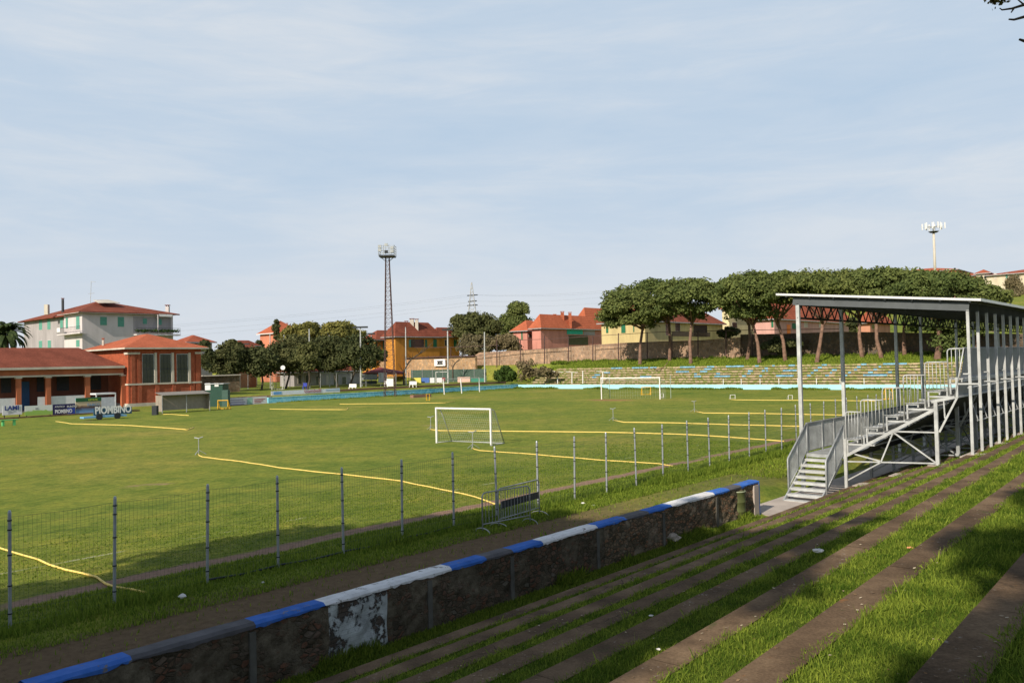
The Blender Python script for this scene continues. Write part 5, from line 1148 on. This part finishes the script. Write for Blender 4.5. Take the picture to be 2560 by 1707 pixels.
# antenna mast
Ya=255; a=AY(2341,690,Ya); b=AY(2334,579,Ya); an_=thing('antenna_mast',a,'pale telecom mast with ring platform and panel antennas above the pines','mast')
MB().tube([Vector((b.x,b.y,a.z-3)),b],[.42,.34],14).build('mast',M['cream'],an_,smooth=True); MB().tube([b-UP*.35,b+UP*.0],[1.0,1.55],18).build('platform',M['dark'],an_)
MB().tube([b,b+UP*2.9],.3,10).build('spire',M['white'],an_)
for i in range(12):
    q=2*math.pi*i/12; r_=2.1+.6*(i%2); p=b+Vector((r_*1.2*math.cos(q),r_*math.sin(q),1.0)); e=MB().box(p.x-.14,p.x+.14,p.y-.14,p.y+.14,p.z-.3,p.z+1.6).build('antenna_panel',M['white'],an_)
    MB().beam(b+UP*1.4,p+UP*.4,.09).build('antenna_arm',GD,an_)
# pylon + wires
Yp=620; pa=AY(1181,800,Yp); pt_=AY(1181,706,Yp); py=thing('power_pylon',pa,'distant lattice power pylon between the orange house and pines','pylon'); x=MB()
PMt=plain('pylon_steel',(.42,.42,.42),.7); Hh=pt_.z-pa.z
def pl(i,u): sx,sy=((-1,-1),(1,-1),(1,1),(-1,1))[i]; w=3.2*(1-u)+.2 if u<1 else .2; return Vector((pa.x+sx*w,pa.y+sy*w,pa.z+Hh*u))
for i in range(4): x.beam(pl(i,-.2),pl(i,1),.35,.35,up=TDIR)
for j in range(9):
    for i in range(4): x.beam(pl(i,j/9),pl((i+1)%4,(j+1)/9),.16); x.beam(pl((i+1)%4,j/9),pl(i,(j+1)/9),.16)
x.build('lattice',PMt,py)
arms=[(738,13),(753,11),(763,13)]
for y_,w_ in arms: a=AY(1181-w_,y_+1,Yp); b=AY(1181+w_,y_-1,Yp); MB().beam(a,b,.7,.7).build('crossarm',M['dark'],py)
wm_=plain('wire_grey',(.22,.23,.25),.8)
o=thing('power_lines',AY(1181,738,Yp),'thin overhead power lines strung from the distant pylon','cable'); 
for (y_,yl,yr,dx) in ((737,801,722,-13),(753,817,737,11),(764,830,752,-13),(738,806,727,13)):
    st_=AY(1181+dx,y_,Yp); l=AY(300,yl+20,500); r_=AY(1560,yr,700); x=MB()
    for (e,n_) in ((l,14),(r_,10)):
        x.tube([st_.lerp(e,k/n_)-UP*(4*2.2*(k/n_)*(1-k/n_)) for k in range(n_+1)],.032,4)
    x.build('wire',wm_,o)
# ================================================================ boards and small things on the left
def text(par,s,size,p,mat,name='lettering',xs=1.,bold=0.):
    cu=bpy.data.curves.new('t','FONT'); cu.body=s; cu.size=size; cu.extrude=.006; cu.offset=bold; ob=bpy.data.objects.new('t',cu); COL.objects.link(ob)
    dg=bpy.context.evaluated_depsgraph_get(); me=bpy.data.meshes.new_from_object(ob.evaluated_get(dg)); bpy.data.objects.remove(ob)
    o=bpy.data.objects.new(name,me); COL.objects.link(o); me.materials.clear(); me.materials.append(mat)
    mt=Matrix((( TDIR.x*xs,0,-SDIR.x,0),(TDIR.y*xs,0,-SDIR.y,0),(0,1,0,0),(0,0,0,1))); me.transform(mt); o.parent=par; o.location=Vector(p)-base_of(par); return o
navy=plain('navy_ink',(.03,.05,.22),.6); whi=plain('white_ink',(.75,.75,.75),.6); redi=plain('red_ink',(.35,.05,.06),.6)
def board(label,px0,px1,yt,yb,s,mat,name='advertising_board',cat='board',group='advertising boards along the left touchline',z0=None):
    t0,zt_=onS(px0,yt,s); _,zb_=onS(px0,yb,s); t1,_=onS(px1,yt,s); zb_=max(zb_,.02) if z0 is None else z0
    o=thing(name,W((t0+t1)/2,s,zb_),label,cat,group); MB().tbox(t0,t1,s,s+.06,zb_,zt_).build('panel',mat,o)
    x=MB()
    for t in (t0+.2,t1-.2): x.tbox(t-.04,t+.04,s+.07,s+.13,0,zt_)
    x.build('posts',M['dark'],o); return o,t0,t1,zb_,zt_
S0=95.
o,t0,t1,zb_,zt_=board('white advertising board reading LAMI in blue letters',6,55,1014,1038,S0,M['alu']); text(o,'LAMI',.62,W(t0+.10*(t1-t0),S0-.03,zb_+.50),navy,xs=1.0,bold=.02)
for i in range(3): MB().tbox(t0+.5,t1-.6-.3*i,S0-.02,S0-.004,zb_+.32-.11*i,zb_+.36-.11*i).build('small_print',M['galvd'],o)
def gw():
    m,nt,b,tc=newmat('green_white_banner',.6); v=tc.outputs['Object']; n=noise(nt,v,.8,3); z=sepxyz(nt,v)[2]; f=smooth(nt,math_(nt,'ADD',z,math_(nt,'MULTIPLY',n,.9)),.85,1.0); c=mix(nt,f,(.30,.48,.10),(.66,.68,.64)); nt.link(c,b.inputs['Base Color']); return m
o,t0,t1,zb_,zt_=board('creased green and white advertising banner',62,131,1015,1039,S0,gw()); MB().tbox(t0+1.,t1-1.4,S0-.02,S0-.003,zt_-.38,zt_-.22).build('faded_print',M['galvd'],o)
o,t0,t1,zb_,zt_=board('navy board with PIOMBINO in white letters',132,188,1011,1041,S0,plain('navy_board',(.022,.02,.085),.5)); MB().tbox(t0+(t1-t0)*.66,t1-.02,S0-.015,S0-.001,zb_,zt_-.45).build('blue_field',plain('royal_blue',(.03,.06,.33),.5),o)
text(o,'PIOMBINO',.55,W(t0+.2,S0-.03,zb_+.25),whi,xs=.66,bold=.015); text(o,'ATLETICO',.26,W(t0+.2,S0-.03,zb_+.86),whi,xs=.8); text(o,'PUNTO',.34,W(t0+(t1-t0)*.62,S0-.03,zt_-.42),whi,xs=.85)
def beach():
    m,nt,b,tc=newmat('beach_poster',.6); v=tc.outputs['Object']; z=sepxyz(nt,v)[2]; n=noise(nt,v,1.2,4); zz_=math_(nt,'ADD',z,math_(nt,'MULTIPLY',n,.35)); mr=nt.new('ShaderNodeMapRange'); mr.inputs['From Min'].default_value=0; mr.inputs['From Max'].default_value=2.4; nt.link(zz_,mr.inputs['Value'])
    c=ramp(nt,mr.outputs[0],[(0,(.40,.55,.62)),(.2,(.13,.28,.5)),(.38,(.10,.05,.045)),(.48,(.55,.42,.28)),(.62,(.62,.50,.36)),(.72,(.22,.50,.60))]); nt.link(c,b.inputs['Base Color']); return m
o,t0,t1,zb_,zt_=board('large colourful beach poster with a green header band',189,253,995,1038,S0+.05,beach()); MB().tbox(t0,t1,S0-.0,S0+.045,zt_-.42,zt_).build('green_header',plain('dark_green_ink',(.02,.10,.04),.5),o); text(o,'ESTATE',.30,W(t0+1.3,S0-.03,zt_-.36),plain('lime_ink',(.55,.62,.08),.6))
text(o,'PARCO',.42,W(t0+1.2,S0+.02,zt_-.95),plain('sky_ink',(.08,.25,.5),.6))
# glass shelter behind
t0,zt_=onS(240,983,S0+3); t1,_=onS(290,983,S0+3); o=thing('glass_shelter',W((t0+t1)/2,S0+3.5,0),'pale framed shelter with glass panels behind the beach poster','shelter'); MB().tbox(t0,t1,S0+3,S0+4.6,zt_-.18,zt_).tbox(t0,t0+.1,S0+3,S0+3.1,0,zt_-.19).tbox(t1-.1,t1,S0+3,S0+3.1,0,zt_-.19).build('frame',M['alu'],o); MB().tbox(t0+.1,t1-.1,S0+3.04,S0+3.07,.1,zt_-.5).build('panel',plain('frosted_pane',(.50,.52,.58),.3),o)
# concrete ledge
o=MB().tbox(onS(-120,1040,S0)[0],onS(345,1030,S0)[0],S0-.5,S0+.3,-.05,.13).build('kerb',M['kerb'],None,origin=W(30,S0,0)); tag(o,kind='structure'); o.name='touchline_kerb'
# lettered cart
p=G(285,1047,0); tc_,sc_=TS(p); t0,zt_=onS(234,1022,sc_); t1,_=onS(329.5,1020,sc_); zb_=.42
o=thing('lettered_cart',W((t0+t1)/2,sc_,0),'low black wheeled cart with large white PIOMBINO letters and blue base','cart'); MB().tbox(t0,t1,sc_,sc_+.07,zb_,zt_).build('panel',plain('cart_blue',(.03,.10,.17),.5),o)
text(o,'PIOMBINO',.98,W(t0+.1,sc_-.03,zb_+.16),whi,xs=.74,bold=.03); MB().tbox(t0-.9,t1-.5,sc_-.02,sc_+.9,.2,.36).build('blue_base',plain('sky_blue_board',(.16,.36,.58),.6),o)
for t in (t0+.5,t0+2.2): MB().tube([W(t,sc_-.12,.30),W(t,sc_+.05,.30)],.30,16).build('wheel',M['dark'],o)
# bench
p=G(20,1064,0); t_,s_=TS(p); ta_=onS(-2,1060,s_)[0]; tb_=onS(45,1060,s_)[0]; gmat=plain('bench_green',(.10,.42,.14),.6); o=thing('bench',W((ta_+tb_)/2,s_,0),'green bench on the grass at the far left edge','bench'); MB().tbox(ta_,tb_,s_-.15,s_+.2,.48,.54).build('seat',gmat,o)
for t in (ta_+.3,tb_-.3): MB().tbox(t-.08,t+.08,s_-.12,s_+.17,0,.475).build('leg',gmat,o)
# dugout
p=G(405,1034,0); t0,s_=TS(p); t1=onS(525,1028,s_)[0]; zt_=onS(405,989,s_)[1]; o=thing('dugout',W((t0+t1)/2,s_+.7,0),'grey-brown team dugout with sloping roof in front of the clubhouse','dugout'); dm=plain('dusty_perspex',(.30,.255,.21),.5); 
MB().hexa([W(t0,s_-.2,zt_),W(t0,s_+1.5,zt_+.28),W(t1,s_+1.5,zt_+.28),W(t1,s_-.2,zt_),W(t0,s_-.2,zt_+.05),W(t0,s_+1.5,zt_+.33),W(t1,s_+1.5,zt_+.33),W(t1,s_-.2,zt_+.05)]).build('roof',plain('dusty_roof',(.22,.20,.175),.8),o)
MB().tbox(t0,t1,s_+.72,s_+.76,.3,zt_+.1).build('back_panel',dm,o)
for t in (t0,t1-.03): MB().tbox(t,t+.03,s_,s_+1.4,.2,zt_).build('side_panel',dm,o)
for t in np.linspace(t0,t1-.06,3): MB().tbox(t,t+.06,s_-.05,s_+.01,0,zt_).build('post',GD,o)
MB().tbox(t0+.1,t1-.1,s_+.8,s_+1.2,.45,.5).build('bench',plain('brown_bench',(.22,.15,.1),.7),o)
MB().box(*(lambda p:(p.x-.25,p.x+.25,p.y-.25,p.y+.25,0,.95))(G(388,1037,0))).build('bin_body',M['dark'],None,origin=G(388,1037,0)); q=bpy.data.objects['bin_body']; q.name='litter_bin'; tag(q,'dark square bin beside the left end of the dugout','bin')
# green kiosk and boards
Yk=102; a=AY(515,1012,Yk); b=AY(566,1012,Yk); zt_=AY(520,961,Yk).z; o=thing('green_kiosk',(a+b)/2,'dark green metal kiosk with a small white notice beside the dugout','kiosk'); gm=plain('kiosk_green',(.018,.06,.042),.5)
MB().box(a.x,b.x-.45,a.y,a.y+2.2,0,zt_).build('body',gm,o); MB().box(a.x-.1,b.x-.3,a.y-.15,a.y+2.3,zt_+.003,zt_+.1).build('roof',M['galvd'],o)
n0=AY(536,958,Yk-.1); n1=AY(546,966,Yk-.1); MB().box(n0.x,n1.x,a.y-.06,a.y-.02,n1.z,n0.z).build('notice',M['white'],o); n0=AY(512,958,Yk-.1); n1=AY(526,975,Yk-.1); MB().box(n0.x,n1.x,a.y-.06,a.y-.02,n1.z,n0.z).build('white_door_panel',M['alu'],o)
MB().box(b.x-.44,b.x+.3,a.y-.3,a.y+.5,0,AY(550,975,Yk).z).build('mesh_cage',plain('green_net',(.05,.10,.08),.7),o)
o,t0,t1,zb_,zt_=board('white advertising board with faded lilac print left of the blue wall',571,617,995,1014.5,94.6,M['alu'])
for i,(u0,u1) in enumerate(((.12,.8),(.1,.9),(.08,.85))): MB().tbox(t0+(t1-t0)*u0,t0+(t1-t0)*u1,94.58,94.597,zt_-.35-.28*i,zt_-.22-.28*i).build('faded_print',plain('lilac_ink',(.38,.33,.45),.6),o)
o,t0,t1,zb_,zt_=board('white board with green border and red lines beside the blue wall',618,667,993,1012,94.6,M['alu'])
MB().tbox(t0,t0+(t1-t0)*.25,94.58,94.597,zb_+.02,zt_-.02).build('green_field',plain('mint_ink',(.30,.50,.42),.6),o)
for i in range(3): MB().tbox(t0+(t1-t0)*.35,t0+(t1-t0)*(.9-.1*i),94.58,94.597,zt_-.35-.2*i,zt_-.27-.2*i).build('red_print',redi,o)
o,t0,t1,zb_,zt_=board('long pale banner reading Gambelli behind the left blue wall',678,850,978,993,96.2,M['alu'],z0=.92)
text(o,'Gambelli',.72,W(t0+(t1-t0)*.46,96.17,zb_+.16),redi,xs=1.1); MB().tbox(t0+(t1-t0)*.03,t0+(t1-t0)*.14,96.17,96.19,zb_+.15,zt_-.1).build('blue_field',plain('sky_ink2',(.12,.30,.55),.6),o); MB().tbox(t0+(t1-t0)*.78,t1-.05,96.17,96.19,zb_+.3,zt_-.1).build('blue_print',plain('pale_blue_ink',(.35,.45,.58),.6),o)
# low ochre wall
o=MB().tbox(onS(562,985,95.8)[0],onS(676,985,95.8)[0],95.75,95.95,-.1,1.0).build('low_wall',plaster('ochre_render',(.40,.22,.12)),None,origin=W(58,97.4,0)); tag(o,'low ochre retaining wall behind the white boards','wall')
o=MB().tbox(onS(850,970,99.)[0],112,99.,99.2,.7,1.22).build('low_wall',plaster('brown_render',(.20,.11,.075)),None,origin=W(90,99.,.8)); tag(o,'low brown wall running behind the left blue wall','wall')
o=longwall('brick_wall','low dark brick wall with pale coping behind the green kiosk',[(AY(505,960,128),.3,AY(505,941,128).z),(AY(600,955,132),.5,AY(600,938,132).z)],M['oldwall_bare'],cap=M['cream'])
# mesh fence of side pitches
sf=thing('mesh_fence',AY(800,965,148),'tall green mesh fence with grey posts in front of the low grey building','fence')
for i,px in enumerate((600,620,655,690,725,758,801,841,878,915,952,990)):
    a=AY(px,968,146); a.z=gz(a); b=AY(px,933,146); MB().tube([a,b],.05,6).build('post',GD,sf)
x=MB(); a=AY(600,934,146); b=AY(990,931,146); x.beam(a,b,.05); a0=AY(600,964,146); a0.z=1.; b0=AY(990,960,146); b0.z=1.4
for k in range(8): x.beam(a.lerp(a0,k/8),b.lerp(b0,k/8),.012)
for k in range(230): u=k/230; x.beam(a.lerp(b,u),a0.lerp(b0,u),.012)
x.build('wire_mesh',M['wire'],sf)
gf=thing('screen_fence',AY(1120,945,168),'dark green screened fence below the stone wall with sign','fence')
a=AY(1027,925,172);b=AY(1216,922,166); a0=Vector((a.x,a.y,.9)); b0=Vector((b.x,b.y,.9)); MB().hexa([a0,b0,b0+Vector((0,.06,0)),a0+Vector((0,.06,0)),a,b,b+Vector((0,.06,0)),a+Vector((0,.06,0))]).build('screen',plain('green_screen',(.06,.095,.075),.8,var=.2),gf)
for u in np.linspace(0.02,.98,8): q=a0.lerp(b0,u); MB().tube([q-Vector((0,.08,0)),Vector((q.x,q.y-.08,a.z+.3))],.05,6).build('post',GD,gf)
# banners
for (x0,x1,yt,yb,Y,mat,lab) in ((905,943,934,950,150,M['galvd'],'grey creased banner under the red canopy'),(946,967,931,955,149,M['alu'],'tall pale grey banner left of the floodlight tower'),(1027,1052,944,957.5,158,plain('yellow_board',(.70,.62,.12),.6),'yellow and cream banner right of the leaning bare tree'),(1054,1073,944,957,159,plain('blue_board',(.07,.15,.42),.6),'blue banner between the yellow and white banners'),(1075,1086,944,957,158,M['alu'],'small square white banner right of the blue banner'),(1092,1105,944,956,160,M['alu'],'white banner behind the side-pitch goal'),(1106,1113,944,952,160,redi,'small dark red banner right of the side-pitch goal'),(1144,1175,942,955.5,156,plain('pink_board',(.62,.42,.35),.6),'pinkish banner above the wide white goal frame'),(1178,1212,945,955,160,plain('teal_board',(.05,.22,.16),.6),'dark teal banner right of the pinkish banner'),(905,942,951,960,149,M['dark'],'black board below the grey creased banner')):
    a=AY(x0,yb,Y);b=AY(x1,yt,Y); o=MB().box(a.x,b.x,a.y,a.y+.06,a.z,b.z); x=o.build('banner',mat,None,origin=a); tag(x,lab,'banner','banners round the side pitches')
# side pitch goal and plastic chairs
mini(1090,1121,930,957,158,WS,'white side-pitch goal in front of the green screened fence',None,1.2,.06)
mini(680,706,940,972,140,WS,'white side-pitch goal under the dark oaks',None,1.2,.05)
def chair(px,yb,Y,label,mat=None):
    p=AY(px,yb,Y); o=thing('plastic_chair',p,label,'chair','plastic chairs by the side pitches'); mat=mat or M['whitesteel']
    MB().box(p.x-.28,p.x+.28,p.y-.28,p.y+.28,p.z+.42,p.z+.47).build('seat',mat,o); MB().box(p.x-.28,p.x+.28,p.y+.24,p.y+.29,p.z+.47,p.z+.95).build('backrest',mat,o)
    for sx in (-1,1):
        for sy in (-1,1): MB().box(p.x+sx*.25-.03,p.x+sx*.25+.03,p.y+sy*.25-.03,p.y+sy*.25+.03,p.z,p.z+.415).build('leg',mat,o)
chair(877,975,128,'left white plastic chair of the pair right of the dark oaks'); chair(886,975,128,'right white plastic chair of the pair right of the dark oaks'); chair(965,967,132,'white plastic chair just left of the floodlight tower foot'); chair(1028,968,132,'left white plastic chair below the yellow banner'); chair(1037,968,132,'right white plastic chair below the yellow banner')
chair(762,973,125,'blue plastic chair behind the long pale banner',plain('blue_plastic',(.04,.06,.35),.5))
for i,(px,yt,yb,lab) in enumerate(((977,946,967,'white board leaning against the floodlight tower foot'),)):
    a=AY(970,965,121);b=AY(986,946,121); o=MB().box(a.x,b.x,a.y-1.2,a.y-1.1,a.z,b.z).build('leaning_board',M['white'],None,origin=a); tag(o,lab,'board')
o=MB().tbox(*(lambda p:(TS(p)[0]-1.6,TS(p)[0]+1.8,TS(p)[1]-.4,TS(p)[1]+.3,0,.38))(G(1050,993,0))).build('stacked_slabs',plain('brown_blocks',(.25,.14,.10),.9),None,origin=G(1050,993,0)); tag(o,'low stack of brown slabs lying before the middle of the blue wall','slabs')
# ================================================================ trees behind the viewer whose crowns shade the terrace
def shade_tree(base,cc,CR,CH,label,seed,nb,name='pine_tree',extra=None):
    base=Vector(base); cc=Vector(cc); return pinetree(base,base.lerp(cc,.75),cc,CR,CH,label,seed,rt=.4,nb=nb,nl=170,ls=.42,group=None,limbs=8,extra=extra)
for i,(t,s,z,cr,ch,lab) in enumerate(SHADE):
    p=W(t,s,0); b=Vector((p.x,p.y,0)); kk=max(0,min(9,int((10.1-s)/1.24))); b.z=.05+.41*kk if s<10 else 0
    shade_tree(b,(p.x,p.y,z),cr,ch,lab,300+i,int(cr*cr*1.1+22),extra=[(W(-6.6,-3.1,12.8),2.8,1.5,26),(W(-10.6,-3.5,12.8),2.3,1.4,20)] if i==2 else None)
# twiggy tree at the right whose branch tips hang into the top right corner
tb_=Vector((8.2,.5,3.7)); o=thing('roadside_tree',tb_,'tree whose bare twigs and few leaves hang into the top right corner','tree'); x=MB(); random.seed(77)
x.tube([tb_,tb_+Vector((-.2,.2,2.)),tb_+Vector((-.5,.9,3.6))],[.2,.17,.13],9)
def br(p,q,r0,depth):
    m_=p.lerp(q,.5)+Vector((random.uniform(-.1,.1),random.uniform(-.1,.1),random.uniform(.0,.18)))*(q-p).length*.5; x.tube([p,m_,q],[r0,r0*.7,r0*.35],6)
    if depth>0:
        for k in range(4):
            a=p.lerp(q,random.uniform(.4,1)); d=(q-p).normalized()+Vector((random.uniform(-.9,.9),random.uniform(-.9,.9),random.uniform(-.4,.7))); br(a,a+d.normalized()*(q-p).length*random.uniform(.3,.5),r0*.4,depth-1)
f0=tb_+Vector((-.5,.9,3.6))
for q in ((2,-1,2.2),(1.5,2.5,1.8),(-.6,-2,2),(3,1,1.2),(.6,.3,3.)): br(f0,f0+Vector(q),.08,2)
for (pts) in ([(2700,-60),(2600,-20),(2560,13),(2530,22),(2505,25.5),(2499,21)],[(2700,10),(2600,32),(2560,43),(2535,50),(2522,49)],[(2680,120),(2600,112),(2560,103),(2548,99)]):
    P=[AY(a,b,6.2) for a,b in pts]; x.tube([f0+Vector((0,0,.2)),f0.lerp(P[0],.6)+UP*.3]+P,[.07,.05,.03]+[.016,.011,.008,.006,.004][:len(P)-1],6)
for pts in ([(2560,13),(2545,0),(2538,-15)],[(2535,22),(2528,32)],[(2580,10),(2555,-10)]): P=[AY(a,b,6.2) for a,b in pts]; x.tube(P,[.007,.005,.003],5)
x.build('branches',M['bark'],o)
C=[tuple(AY(a,b,6.2)) for a,b in ((2488,4),(2496,10),(2480,2),(2504,2),(2498,-8),(2515,-10),(2530,-22),(2550,-30))]
leafcloud('leaves',o,C,.055,26,.016,foliage('autumn_leaves',(.06,.07,.02),(.22,.15,.05),.3),5,1.)
C=ball((f0.x+1.2,f0.y+.6,f0.z+1.6),2.8,2.6,1.5,40,9); leafcloud('crown',o,C,.5,130,.07,M['oak'],6,1.)
for o in bpy.data.objects:
    if '_l' in o: del o['_l']
